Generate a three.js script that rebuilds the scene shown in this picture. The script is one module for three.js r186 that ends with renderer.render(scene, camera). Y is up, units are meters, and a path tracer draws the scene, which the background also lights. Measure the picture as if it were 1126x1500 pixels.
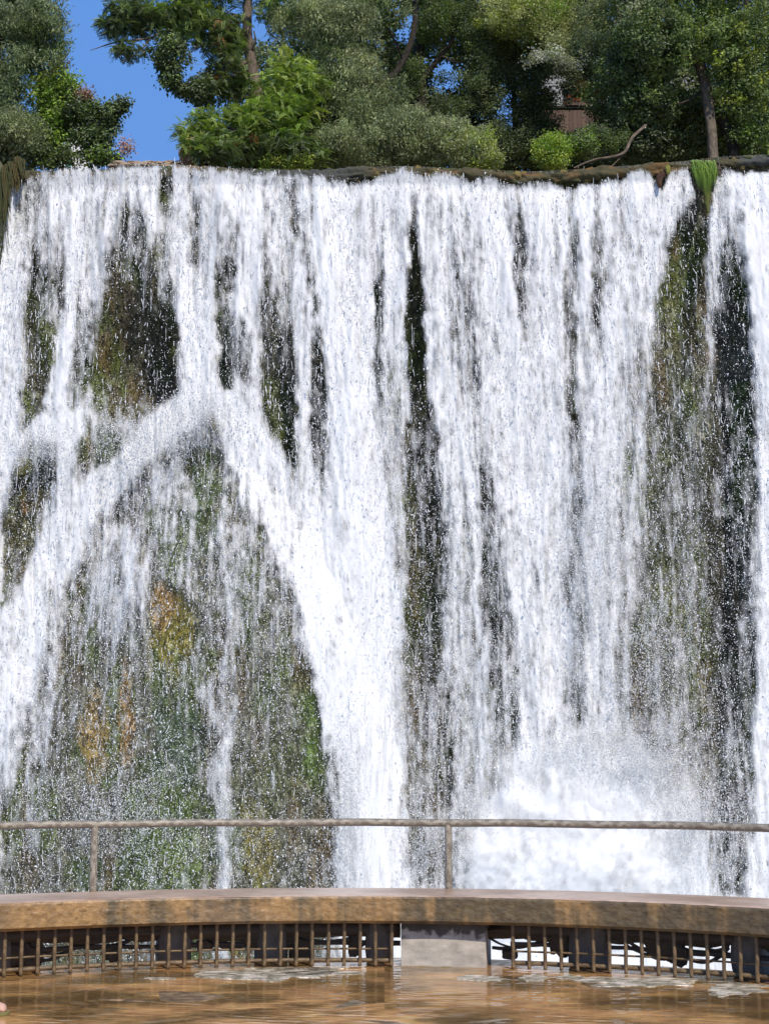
import * as THREE from 'three';
import { mergeGeometries } from 'three/addons/utils/BufferGeometryUtils.js';
import { MarchingCubes } from 'three/addons/objects/MarchingCubes.js';

// ---------------------------------------------------------------- camera, sky, sun, exposure
const scene = new THREE.Scene();
const F = 2200, PW = 1126, PH = 1500, EYE = 1.6, PITCH = 9.3 * Math.PI / 180;
const camera = new THREE.PerspectiveCamera(2 * Math.atan(PH / 2 / F) * 180 / Math.PI, PW / PH, 0.1, 2000);
camera.position.set(0, EYE, 0);
camera.rotation.x = PITCH;
const SUN = new THREE.Vector3(0.25, 0.70, 0.66).normalize();
{
  const w = 256, h = 128, d = new Float32Array(w * h * 4);
  for (let j = 0; j < h; j++) for (let i = 0; i < w; i++) {
    const el = ((j + 0.5) / h - 0.5) * Math.PI, az = ((i + 0.5) / w - 0.5) * 2 * Math.PI;
    const dir = [Math.cos(el) * Math.cos(az), Math.sin(el), Math.cos(el) * Math.sin(az)];
    const t = Math.pow(Math.max(0, Math.sin(el)), 0.6), c = dir[0] * SUN.x + dir[1] * SUN.y + dir[2] * SUN.z;
    const g = 0.35 * Math.exp((c - 1) * 9);
    const o = (j * w + i) * 4;
    d[o] = 0.29 - 0.2 * t + g; d[o + 1] = 0.54 - 0.23 * t + g * 0.95; d[o + 2] = 1.12 - 0.26 * t + g * 0.85; d[o + 3] = 1;
  }
  const sky = new THREE.DataTexture(d, w, h, THREE.RGBAFormat, THREE.FloatType);
  sky.mapping = THREE.EquirectangularReflectionMapping; sky.magFilter = THREE.LinearFilter; sky.minFilter = THREE.LinearFilter; sky.needsUpdate = true;
  scene.background = sky; scene.environment = sky;
}
const sun = new THREE.DirectionalLight(new THREE.Color().setRGB(1, 0.93, 0.83), 5);
sun.position.copy(SUN).multiplyScalar(80).add(new THREE.Vector3(0, 6, -30)); sun.target.position.set(0, 6, -30);
sun.castShadow = true; sun.shadow.radius = 1; sun.shadow.mapSize.set(4096, 4096);
Object.assign(sun.shadow.camera, { left: -30, right: 30, top: 40, bottom: -30, near: 1, far: 200 });
scene.add(sun, sun.target);
const renderer = new THREE.WebGLRenderer({ antialias: true });
renderer.setSize(768, 1024); renderer.shadowMap.enabled = true;
renderer.toneMapping = THREE.LinearToneMapping; renderer.toneMappingExposure = 0.8;

// ---------------------------------------------------------------- helpers
let seed = 7;
const rnd = () => { seed |= 0; seed = seed + 0x6D2B79F5 | 0; let t = Math.imul(seed ^ seed >>> 15, 1 | seed); t = t + Math.imul(t ^ t >>> 7, 61 | t) ^ t; return ((t ^ t >>> 14) >>> 0) / 4294967296; };
const rr = (a, b) => a + (b - a) * rnd();
const gauss = () => (rnd() + rnd() + rnd() + rnd() - 2) * 0.866 * 1.155;
const clamp = (x, a = 0, b = 1) => x < a ? a : x > b ? b : x;
const lerp = (a, b, t) => a + (b - a) * t;
const sst = (a, b, x) => { const t = clamp((x - a) / (b - a)); return t * t * (3 - 2 * t); };
const hsh = (x, y, z) => { let h = Math.imul(x, 374761393) + Math.imul(y, 668265263) + Math.imul(z, 1274126177) | 0; h = Math.imul(h ^ h >>> 13, 1274126177); return ((h ^ h >>> 16) >>> 0) / 4294967296; };
function noise(x, y, z = 0) {
  const i = Math.floor(x), j = Math.floor(y), k = Math.floor(z), fx = x - i, fy = y - j, fz = z - k;
  const u = fx * fx * (3 - 2 * fx), v = fy * fy * (3 - 2 * fy), w = fz * fz * (3 - 2 * fz);
  const a = lerp(lerp(hsh(i, j, k), hsh(i + 1, j, k), u), lerp(hsh(i, j + 1, k), hsh(i + 1, j + 1, k), u), v);
  if (fz === 0) return a;
  const b = lerp(lerp(hsh(i, j, k + 1), hsh(i + 1, j, k + 1), u), lerp(hsh(i, j + 1, k + 1), hsh(i + 1, j + 1, k + 1), u), v);
  return lerp(a, b, w);
}
const fbm = (x, y, z = 0, o = 4) => { let s = 0, a = 0.5, n = 0; for (let i = 0; i < o; i++) { s += a * noise(x, y, z); n += a; x = x * 2.03 + 17.1; y = y * 2.01 + 5.3; z *= 2.02; a *= 0.5; } return s / n; };
const CS = Math.cos(PITCH), SN = Math.sin(PITCH);
// a photo pixel gives a direction; the distance comes from the thing it shows
function P(px, py, Z) { const a = px - PW / 2, b = PH / 2 - py, up = b * CS + F * SN, fw = F * CS - b * SN; return new THREE.Vector3(a / fw * Z, EYE + up / fw * Z, -Z); }
function proj(x, y, z) { const a = x, b = y - EYE, fw = -z; const u = b * CS - fw * SN, w = fw * CS + b * SN; return [PW / 2 + a / w * F, PH / 2 - u / w * F]; }
const table = t => x => { if (x <= t[0][0]) return t[0][1]; for (let i = 1; i < t.length; i++) if (x <= t[i][0]) return lerp(t[i - 1][1], t[i][1], (x - t[i - 1][0]) / (t[i][0] - t[i - 1][0])); return t[t.length - 1][1]; };
const used = {};
function numbered(n) { used[n] = (used[n] ?? -1) + 1; return used[n] ? `${n}_${String(used[n]).padStart(3, '0')}` : n; }
function tag(o, label, category, group, kind) { Object.assign(o.userData, { label, category }); if (group) o.userData.group = group; if (kind) { o.userData.kind = kind; } return o; }
function mesh(name, geo, mat, parent = scene) { const m = new THREE.Mesh(geo, mat); m.name = parent === scene ? numbered(name) : name; m.castShadow = m.receiveShadow = true; parent.add(m); return m; }
function thing(name, label, category, pos = [0, 0, 0], group) { const g = new THREE.Group(); g.name = numbered(name); g.position.set(...pos); scene.add(g); return tag(g, label, category, group); }
const col = (r, g, b) => new THREE.Color().setRGB(r, g, b);
const M4 = new THREE.Matrix4(), Q = new THREE.Quaternion(), E = new THREE.Euler(), V1 = new THREE.Vector3(), V2 = new THREE.Vector3();
function inst(name, geo, mat, list, parent = scene) {   // list of [x,y,z, sx,sy,sz, rx,ry,rz, color?]
  const im = new THREE.InstancedMesh(geo, mat, list.length); im.name = parent === scene ? numbered(name) : name;
  list.forEach((a, i) => {
    Q.setFromEuler(E.set(a[6], a[7], a[8])); M4.compose(V1.set(a[0], a[1], a[2]), Q, V2.set(a[3], a[4], a[5])); im.setMatrixAt(i, M4);
    if (a[9]) im.setColorAt(i, a[9]);
  });
  im.castShadow = im.receiveShadow = true; im.userData.kind = 'stuff'; parent.add(im); return im;
}
function geoFrom(pos, idx, extra = {}) {
  const g = new THREE.BufferGeometry(); g.setAttribute('position', new THREE.Float32BufferAttribute(pos, 3));
  if (idx) g.setIndex(idx);
  for (const k in extra) g.setAttribute(k, new THREE.Float32BufferAttribute(extra[k], k === 'uv' ? 2 : 3));
  g.computeVertexNormals(); return g;
}
function tex(w, h, f, srgb = true) {   // f(i, j) -> [r, g, b] 0..1 (sRGB values when srgb)
  const d = new Uint8Array(w * h * 4);
  for (let j = 0; j < h; j++) for (let i = 0; i < w; i++) { const c = f(i, j), o = (j * w + i) * 4; d[o] = clamp(c[0]) * 255; d[o + 1] = clamp(c[1]) * 255; d[o + 2] = clamp(c[2]) * 255; d[o + 3] = 255; }
  const t = new THREE.DataTexture(d, w, h); t.magFilter = THREE.LinearFilter; t.minFilter = THREE.LinearFilter; t.wrapS = t.wrapT = THREE.RepeatWrapping;
  if (srgb) t.colorSpace = THREE.SRGBColorSpace; t.needsUpdate = true; return t;
}
// tapered tube through points [Vector3, radius]
function tube(pts, seg = 8, rough = 0.12, sd = 1) {
  const curve = new THREE.CatmullRomCurve3(pts.map(p => p[0])), n = Math.max(4, (pts.length - 1) * 5), pos = [], idx = [], uv = [];
  const fr = curve.computeFrenetFrames(n, false); let len = 0, last = null;
  for (let i = 0; i <= n; i++) {
    const t = i / n, c = curve.getPoint(t), k = t * (pts.length - 1), a = Math.min(pts.length - 2, Math.floor(k)), r = lerp(pts[a][1], pts[a + 1][1], k - a);
    if (last) len += c.distanceTo(last); last = c;
    for (let j = 0; j <= seg; j++) {
      const th = j / seg * 2 * Math.PI, q = r * (1 + rough * (noise(Math.cos(th) * 2 + 9 + sd, Math.sin(th) * 2 + 9, len / (r * 4 + 0.02)) - 0.5) * 2);
      const nx = fr.normals[i], bx = fr.binormals[i];
      pos.push(c.x + q * (Math.cos(th) * nx.x + Math.sin(th) * bx.x), c.y + q * (Math.cos(th) * nx.y + Math.sin(th) * bx.y), c.z + q * (Math.cos(th) * nx.z + Math.sin(th) * bx.z));
      uv.push(j / seg * 2 * Math.PI * Math.max(r, 0.01), len);
    }
  }
  for (let i = 0; i < n; i++) for (let j = 0; j < seg; j++) { const a = i * (seg + 1) + j, b = a + seg + 1; idx.push(a, a + 1, b, b, a + 1, b + 1); }
  const e0 = pos.length / 3, c1 = curve.getPoint(1), c0 = curve.getPoint(0);
  pos.push(c0.x, c0.y, c0.z, c1.x, c1.y, c1.z); uv.push(0, 0, 0, len);
  for (let j = 0; j < seg; j++) { idx.push(e0, j + 1, j); const b = n * (seg + 1) + j; idx.push(e0 + 1, b, b + 1); }
  return geoFrom(pos, idx, { uv });
}

// ---------------------------------------------------------------- how much white water each place carries
// rows [y, left, right, amount] of the photograph, read off stream by stream
const ST = [
  // sparse places where rock shows
  [14, [[250, 45, 72, .45], [290, 30, 66, .4], [330, 28, 45, .55]]],
  [10, [[335, 40, 100, .6], [400, 32, 98, .42], [500, 30, 88, .28], [560, 28, 78, .2], [600, 27, 66, .2], [640, 26, 44, .35]]],
  [8, [[440, 110, 148, .55], [480, 110, 148, .45], [560, 98, 138, .38], [600, 100, 135, .5]]],
  [12, [[295, 178, 200, .55], [340, 165, 225, .38], [400, 152, 240, .28], [450, 147, 258, .18], [500, 142, 264, .12], [560, 132, 268, .15], [590, 130, 262, .26], [618, 140, 222, .4]]],
  [8, [[420, 160, 205, .14], [480, 150, 215, .07], [550, 150, 205, .08], [575, 155, 200, .15]]],
  [6, [[243, 232, 252, .32], [280, 230, 256, .26], [320, 238, 250, .55]]],
  [6, [[345, 228, 245, .5], [400, 230, 250, .35], [440, 233, 256, .4]]],
  [5, [[255, 276, 285, .6], [300, 276, 289, .36], [400, 274, 293, .34], [432, 276, 288, .6]]],
  [7, [[305, 322, 342, .65], [380, 318, 347, .48], [440, 314, 338, .28], [520, 316, 337, .2], [560, 318, 347, .3], [600, 330, 367, .45], [645, 360, 382, .6]]],
  [7, [[465, 338, 360, .5], [560, 338, 372, .4]]],
  [8, [[300, 388, 400, .6], [370, 385, 406, .55], [440, 380, 426, .46], [500, 380, 431, .26], [580, 382, 434, .16], [640, 390, 432, .16], [685, 400, 434, .26], [725, 412, 430, .5], [790, 425, 442, .6]]],
  [6, [[265, 412, 438, .45], [330, 418, 438, .5], [360, 440, 462, .62], [420, 452, 468, .42], [458, 455, 468, .3]]],
  [6, [[485, 455, 475, .36], [540, 458, 480, .24], [610, 455, 482, .34], [680, 455, 485, .46], [705, 460, 480, .65]]],
  [6, [[283, 505, 525, .6], [345, 512, 525, .72]]],
  [4, [[360, 551, 559, .55], [420, 548, 560, .3], [520, 546, 560, .28], [600, 550, 562, .42], [645, 552, 562, .7]]],
  [8, [[460, 560, 595, .78], [640, 560, 595, .62], [760, 560, 596, .55], [1000, 575, 596, .6], [1280, 585, 600, .7]]],
  [5, [[272, 598, 604, .5], [300, 598, 608, .3], [360, 594, 614, .1], [440, 594, 620, .05], [520, 594, 624, .08], [580, 597, 628, .16], [640, 597, 642, .28], [720, 595, 647, .26], [800, 595, 650, .26], [880, 594, 650, .2], [960, 594, 652, .28], [1060, 594, 664, .38], [1140, 596, 670, .33], [1220, 598, 664, .42], [1300, 600, 692, .48]]],
  [8, [[300, 642, 664, .66], [370, 662, 684, .62], [440, 670, 694, .52], [520, 686, 705, .48], [565, 690, 705, .6]]],
  [6, [[420, 655, 664, .65], [480, 658, 672, .5], [545, 664, 680, .65]]],
  [8, [[620, 690, 705, .6], [700, 692, 720, .55], [760, 702, 727, .46], [840, 702, 737, .38], [900, 706, 752, .37], [960, 709, 758, .4], [1020, 709, 755, .43], [1080, 705, 758, .48], [1160, 690, 740, .5]]],
  [8, [[640, 650, 690, .78], [760, 652, 695, .72], [900, 652, 700, .64], [1000, 655, 703, .66], [1080, 664, 708, .6], [1160, 672, 715, .52], [1235, 665, 692, .5]]],
  [7, [[283, 740, 756, .58], [340, 742, 769, .36], [400, 745, 769, .36], [440, 752, 768, .48], [500, 762, 773, .7]]],
  [7, [[295, 828, 842, .6], [350, 828, 847, .4], [430, 826, 847, .38], [480, 826, 846, .32], [520, 830, 844, .55], [570, 828, 850, .32], [610, 830, 852, .3], [660, 832, 848, .46], [720, 832, 858, .36], [750, 835, 855, .36], [800, 832, 853, .58], [830, 822, 855, .42], [900, 838, 857, .42], [960, 832, 862, .55], [1050, 832, 857, .48], [1075, 835, 850, .7]]],
  [6, [[285, 870, 880, .58], [350, 866, 883, .44], [430, 868, 885, .4], [525, 868, 880, .6]]],
  [16, [[480, 930, 965, .6], [700, 910, 950, .58], [860, 900, 945, .56], [1000, 895, 935, .56], [1080, 905, 930, .6]]],
  [12, [[285, 1012, 1036, .3], [340, 981, 1044, .2], [400, 970, 1048, .17], [480, 962, 1050, .19], [560, 954, 1112, .21], [640, 946, 1114, .24], [740, 936, 1112, .28], [800, 938, 1110, .3], [860, 930, 1112, .3], [940, 920, 1112, .3], [1000, 920, 1111, .28], [1060, 922, 1110, .3], [1120, 955, 1102, .32], [1180, 1010, 1106, .33], [1240, 1040, 1105, .38], [1310, 1048, 1085, .28]]],
  [8, [[310, 1062, 1080, .55], [360, 1055, 1087, .36], [420, 1050, 1092, .24], [500, 1048, 1102, .15], [560, 1046, 1107, .16]]],
  [10, [[760, 1030, 1080, .22], [900, 1036, 1086, .2], [1070, 1040, 1080, .25]]],
  // the mound on the left: thin runs over dark rock
  [16, [[628, 236, 320, .54], [680, 200, 336, .4], [740, 160, 352, .39], [800, 132, 400, .39], [860, 94, 430, .35], [940, 68, 449, .28], [1020, 44, 466, .23], [1100, 20, 479, .22], [1180, 2, 490, .22], [1450, -60, 492, .25]]],
  [6, [[592, 290, 312, .5], [630, 285, 315, .45]]],
  [8, [[655, 265, 322, .28], [740, 280, 327, .22], [790, 285, 302, .18]]],
  [8, [[855, 225, 252, .14], [900, 235, 297, .13], [965, 228, 272, .1]]],
  [8, [[985, 415, 466, .12], [1055, 440, 472, .12], [1200, 380, 470, .16], [1450, 340, 470, .2]]],
  [8, [[755, 352, 372, .48], [800, 350, 398, .42], [865, 385, 418, .38]]],
  [8, [[805, 396, 410, .55], [880, 418, 432, .55], [960, 440, 452, .5]]],
  [6, [[700, 425, 435, .6], [800, 440, 450, .62], [870, 462, 470, .62], [940, 474, 482, .7]]],
  // full streams
  [8, [[270, 100, 125, .95], [400, 98, 112, .97], [520, 88, 104, .95], [595, 66, 100, .95]]],
  [10, [[380, 255, 276, .9], [440, 260, 314, .96], [520, 268, 315, .98], [570, 268, 318, 1]]],
  [12, [[278, 460, 515, .97], [420, 470, 540, 1], [600, 485, 545, 1], [800, 480, 575, .97], [900, 500, 580, 1]]],
  [12, [[290, 700, 737, 1], [420, 715, 750, 1], [520, 735, 766, 1], [640, 745, 788, 1], [760, 752, 792, .92]]],
  [12, [[270, 565, 596, .93], [440, 563, 592, .92]]],
  [12, [[290, 770, 825, .93], [460, 778, 825, .9], [700, 790, 830, .86], [900, 775, 820, .84], [1080, 780, 830, .85]]],
  [10, [[250, 1062, 1200, .95], [320, 1090, 1200, .95], [430, 1102, 1200, .96], [700, 1114, 1200, .96], [1000, 1112, 1200, .94], [1310, 1096, 1200, .9]]],
  [6, [[290, 1040, 1058, .82], [420, 1040, 1052, .6], [520, 1034, 1046, .42], [620, 1030, 1040, .34]]],
  [16, [[572, 270, 318, 1], [610, 220, 298, 1], [640, 186, 256, .98], [680, 150, 208, .97], [720, 108, 170, .96], [780, 63, 126, .95], [840, 28, 102, .9], [900, 8, 76, .88], [980, -20, 56, .9], [1060, -40, 28, .85], [1150, -60, 12, .7]]],
  [16, [[572, 290, 346, 1], [620, 328, 384, .95], [680, 345, 420, .9], [740, 388, 450, .9], [800, 412, 560, .95], [860, 432, 577, 1], [920, 450, 579, 1], [980, 468, 580, 1], [1060, 488, 582, 1], [1140, 506, 586, 1], [1200, 518, 590, 1], [1450, 524, 606, 1]]],
  [14, [[605, 75, 130, .92], [640, 15, 150, 1], [675, -5, 135, .95], [720, -60, 12, .85]]],
  [12, [[310, -60, 25, .95], [500, -60, 26, .95], [640, -60, 30, .95]]],
  [10, [[685, 225, 262, .72], [740, 215, 290, .56]]],
  [12, [[770, 135, 192, .78], [840, 135, 207, .66], [900, 140, 192, .52], [935, 142, 186, .42]]],
  [9, [[770, 322, 360, .7], [860, 327, 348, .52], [960, 328, 344, .48], [1010, 290, 344, .46], [1080, 323, 338, .66], [1140, 300, 336, .5], [1200, 320, 335, .64], [1450, 317, 332, .58]]],
  [8, [[860, 60, 100, .62], [920, 65, 92, .66], [1000, 60, 86, .55], [1060, 40, 72, .5], [1180, 40, 70, .42], [1250, 35, 56, .55]]],
  [2, [[690, 690, 696, .9], [900, 694, 700, .92], [1000, 699, 704, .92], [1100, 703, 708, .85], [1210, 708, 713, .75]]],
  [12, [[648, 45, 82, .45], [700, 14, 78, .28], [760, -2, 60, .2], [820, -16, 42, .2], [885, -26, 14, .3]]],
  [9, [[610, 122, 165, .5], [632, 126, 188, .3], [660, 114, 178, .2], [682, 112, 146, .3], [698, 108, 128, .55]]],
  // the plume on the right at the foot
  [22, [[1088, 825, 930, .8], [1125, 785, 962, .92], [1180, 725, 985, .97], [1240, 695, 1000, .97], [1450, 690, 1000, .97]]],
  [12, [[1140, 950, 1005, .62], [1190, 960, 1030, .72], [1250, 985, 1040, .85], [1320, 1000, 1046, .93]]],
  [12, [[1170, 925, 955, .72], [1270, 930, 960, .74]]],
];
const WATER_TOP = table([[-80, 300], [0, 300], [28, 268], [60, 252], [100, 247], [200, 243], [260, 241], [330, 248], [400, 252], [470, 257], [520, 268], [560, 254], [590, 249], [610, 256], [650, 253], [690, 268], [715, 260], [730, 262], [770, 270], [800, 266], [830, 271], [870, 268], [905, 264], [925, 250], [950, 254], [970, 280], [985, 250], [1005, 246], [1015, 270], [1022, 310], [1040, 320], [1048, 262], [1062, 244], [1126, 246], [1300, 246]]);
function amount(px, py) {
  let w = 0.83; const jx = px + (noise(px * 0.05, py * 0.045, 3.5) - 0.5) * 13 + (noise(px * 0.2, py * 0.09, 8.5) - 0.5) * 6;
  for (const [s, rows] of ST) {
    const a = rows[0][0], b = rows[rows.length - 1][0];
    if (py < a - 14 || py > b + 14) continue;
    let i = 1; while (i < rows.length - 1 && py > rows[i][0]) i++;
    const t = clamp((py - rows[i - 1][0]) / (rows[i][0] - rows[i - 1][0])), r0 = rows[i - 1], r1 = rows[i];
    const L = lerp(r0[1], r1[1], t), R = lerp(r0[2], r1[2], t), v = lerp(r0[3], r1[3], t);
    const m = sst(-s * 0.95, s * 0.75, jx - L) * sst(-s * 0.95, s * 0.75, R - jx) * sst(-14, 8, py - a) * sst(-14, 8, b - py);
    if (m > 0) w = lerp(w, v, m);
  }
  const top = WATER_TOP(px) + (noise(px * 0.1, 1.5) - 0.5) * 7 + (noise(px * .035, 4.5) - .5) * (px > 540 ? 14 : 4);
  w *= sst(top - 4, top + 9, py);
  return w;
}
const RC = 2, RX0 = -160, RX1 = 1290, RY0 = 230, RY1 = 1420, RW = (RX1 - RX0) / RC, RH = (RY1 - RY0) / RC;
const raster = new Float32Array(RW * RH);
for (let j = 0; j < RH; j++) for (let i = 0; i < RW; i++) {
  let px = RX0 + i * RC, py = RY0 + j * RC; const out = px < 0 || px > 1126;
  let w = amount(px < 0 ? Math.min(-px, 40) - 40 : px > 1126 ? 1126 : px, py);
  if (out) w = clamp(w + (noise(px * 0.03, py * 0.004, 1.5) - 0.5) * 0.9, 0.15, 1);
  const sN = fbm(px * 0.11, py * 0.022, 0, 3) - 0.5, cN = fbm(px * 0.16, py * 0.1, 4.3, 3) - 0.5;
  w += 0.2 * w * (1 - w) + (py > 520 ? .34 * w * clamp(.62 - w) * sst(520, 700, py) : 0);
  raster[j * RW + i] = clamp(w + w * (1 - w * 0.6) * (sN * 0.95 + cN * 0.8), 0, 1);
}
const W = (px, py) => { const i = Math.round((px - RX0) / RC), j = Math.round((py - RY0) / RC); return i < 0 || j < 0 || i >= RW || j >= RH ? 0 : raster[j * RW + i]; };

// ---------------------------------------------------------------- cliff relief
const LIP = table([[-300, 252], [0, 250], [60, 252], [150, 247], [260, 242], [330, 245], [470, 248], [560, 242], [620, 243], [700, 247], [780, 250], [860, 246], [940, 240], [1000, 235], [1060, 228], [1126, 225], [1400, 222]]);
const ZL = 40, crestY = x => P(PW / 2 + x / 42.2 * F, LIP(PW / 2 + x / 42.2 * F), ZL).y;   // 42.2: distance along the view axis of a point of the lip
const apex = P(305, 585, 37.5), shoulder = P(20, 640, 38.2);
function bulge(x, y, c, top, w0, w1, dep) { const t = c.y + top - y; if (t <= 0) return 0; const hw = w0 + w1 * Math.pow(t, 0.62), q = 1 - ((x - c.x) / hw) ** 2; return q <= 0 ? 0 : Math.sqrt(q) * dep * (1 - Math.exp(-t / 2.6)); }
function cliffZ(x, y) {
  const cy = crestY(x), t = cy - y; let z = -ZL - 0.25 - 0.5 * sst(0, 2.5, t);
  const cave = P(205, 520, 40); z -= 1.5 * Math.exp(-(((x - cave.x) / 1.15) ** 2) - (((y - cave.y) / 1.5) ** 2));
  z -= 0.12 * Math.exp(-(((x - P(1040, 700, 40).x) / 1.0) ** 2)) * sst(1, 4, t);
  const b = Math.max(bulge(x, y, apex, 0.15, 0.15, 1.42, 2.7), bulge(x, y, shoulder, 0, 0.25, 1.0, 1.9));
  z += b;
  z += (fbm(x * 0.55, y * 0.22, 2.2, 3) - 0.5) * 0.7 + (fbm(x * 2.6, y * 0.75, 5.2, 4) - 0.5) * 0.5 + (fbm(x * 7, y * 3.1, 7.7, 3) - 0.5) * 0.16;
  return lerp(-ZL, z, sst(0, 0.8, t));
}
const smoothCliff = (x, y) => {
  const t = crestY(x) - y; return Math.max(bulge(x, y, apex, 0.15, 0.15, 1.42, 2.7), bulge(x, y, shoulder, 0, 0.25, 1.0, 1.9)) - ZL - 0.75 * sst(0, 2.5, t);
};
function waterZ(x, y) { const t = Math.max(0, crestY(x) - y), a = -ZL + 0.1 + 0.24 * Math.sqrt(t), b = smoothCliff(x, y) + 0.42; return Math.max(a, b); }
const onWater = (px, py, o = 0) => { let Z = 39.5, p; for (let i = 0; i < 4; i++) { p = P(px, py, Z); Z = -waterZ(p.x, p.y) - o; } return P(px, py, Z); };

// ---------------------------------------------------------------- ground, gorge floor, pool, upper bank
const matGorge = new THREE.MeshStandardMaterial({ color: col(0.16, 0.14, 0.11), roughness: 0.9 });
{
  const g = new THREE.PlaneGeometry(900, 900); g.rotateX(-Math.PI / 2);
  const m = mesh('ground', g, matGorge); m.position.y = -6.2; tag(m, 'dark gorge floor far below the viewing terrace', 'ground', null, 'structure');
  const N = 90, pos = [], idx = [], pool = new THREE.PlaneGeometry(60, 34, 160, 100); pool.rotateX(-Math.PI / 2); pool.translate(0, -5.4, -29);
  const p = pool.attributes.position; for (let i = 0; i < p.count; i++) p.setY(i, p.getY(i) + (fbm(p.getX(i) * 1.3, p.getZ(i) * 1.3, 1.5, 4) - 0.5) * 0.5 * sst(-14, -36, p.getZ(i)));
  pool.computeVertexNormals();
  tag(mesh('pool', pool, new THREE.MeshStandardMaterial({ color: col(0.72, 0.78, 0.8), roughness: 0.35 })), 'white churned pool water at the foot of the falls', 'water', null, 'structure');
}
const bankY = (x, z) => { const d = Math.max(0, -z - 41.2), s = sst(1.0, 3.6, Math.abs(x + 6.15)); return 17.25 + d * (0.02 + 0.42 * s) + (fbm(x * 0.7, z * 0.7, 3.1, 3) - 0.5) * 0.5 * sst(0, 2, d); };
{
  const g = new THREE.PlaneGeometry(90, 60, 120, 80); g.rotateX(-Math.PI / 2); g.translate(0, 0, -71.2);
  const p = g.attributes.position; for (let i = 0; i < p.count; i++) p.setY(i, Math.min(bankY(p.getX(i), p.getZ(i)), 24));
  g.computeVertexNormals();
  tag(mesh('river_bank', g, new THREE.MeshStandardMaterial({ color: col(0.13, 0.11, 0.065), roughness: 1 })), 'earth bank above the falls under the trees', 'ground', null, 'structure');
}
// ---------------------------------------------------------------- cliff
const PATCH = [ // px, py, rx, ry, colour, strength : moss and ochre crusts on the rock
  [606, 440, 18, 150, [.035, .05, .014], 1], [625, 900, 22, 120, [.05, .075, .02], .9], [630, 1060, 20, 110, [.12, .085, .05], .8], [618, 640, 25, 70, [.09, .08, .05], .7],
  [325, 500, 14, 140, [.05, .075, .02], 1], [982, 450, 14, 120, [.1, .1, .022], .8], [1010, 740, 60, 160, [.06, .066, .045], .9], [1055, 850, 20, 260, [.045, .035, .02], .9], [985, 880, 30, 50, [.12, .1, .03], .7],
  [250, 935, 30, 60, [.22, .17, .025], 1], [240, 890, 16, 30, [.3, .16, .06], .8], [145, 1085, 26, 60, [.3, .19, .06], 1], [185, 1050, 14, 60, [.32, .17, .06], .9], [455, 1075, 16, 60, [.1, .17, .03], 1], [440, 1020, 20, 40, [.09, .11, .03], .7],
  [300, 730, 40, 70, [.055, .09, .03], 1], [335, 690, 20, 60, [.08, .1, .04], .8], [245, 700, 30, 40, [.1, .1, .04], .8], [250, 1200, 50, 130, [.08, .11, .025], 1], [275, 1270, 40, 40, [.12, .16, .035], .9], [375, 1240, 25, 60, [.2, .16, .03], .9], [400, 1130, 50, 70, [.07, .08, .02], .8],
  [40, 740, 26, 90, [.075, .07, .02], 1], [38, 745, 6, 14, [.35, .16, .05], .8], [150, 655, 26, 30, [.05, .08, .045], 1], [240, 395, 14, 60, [.13, .14, .04], 1], [283, 360, 10, 70, [.07, .06, .02], .9], [405, 620, 30, 60, [.07, .08, .03], .9], [425, 290, 14, 40, [.12, .1, .04], .9],
  [155, 515, 20, 40, [.13, .065, .03], .7], [210, 590, 70, 30, [.1, .075, .05], .9], [180, 440, 20, 60, [.09, .06, .03], .6], [370, 850, 22, 80, [.09, .11, .035], .9], [265, 1080, 40, 60, [.05, .08, .055], .8], [1045, 520, 10, 12, [.2, .11, .07], .8], [610, 275, 10, 20, [.3, .15, .04], 1], [1060, 1260, 20, 60, [.09, .1, .035], .9], [515, 310, 14, 30, [.14, .1, .05], .8],
];
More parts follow.
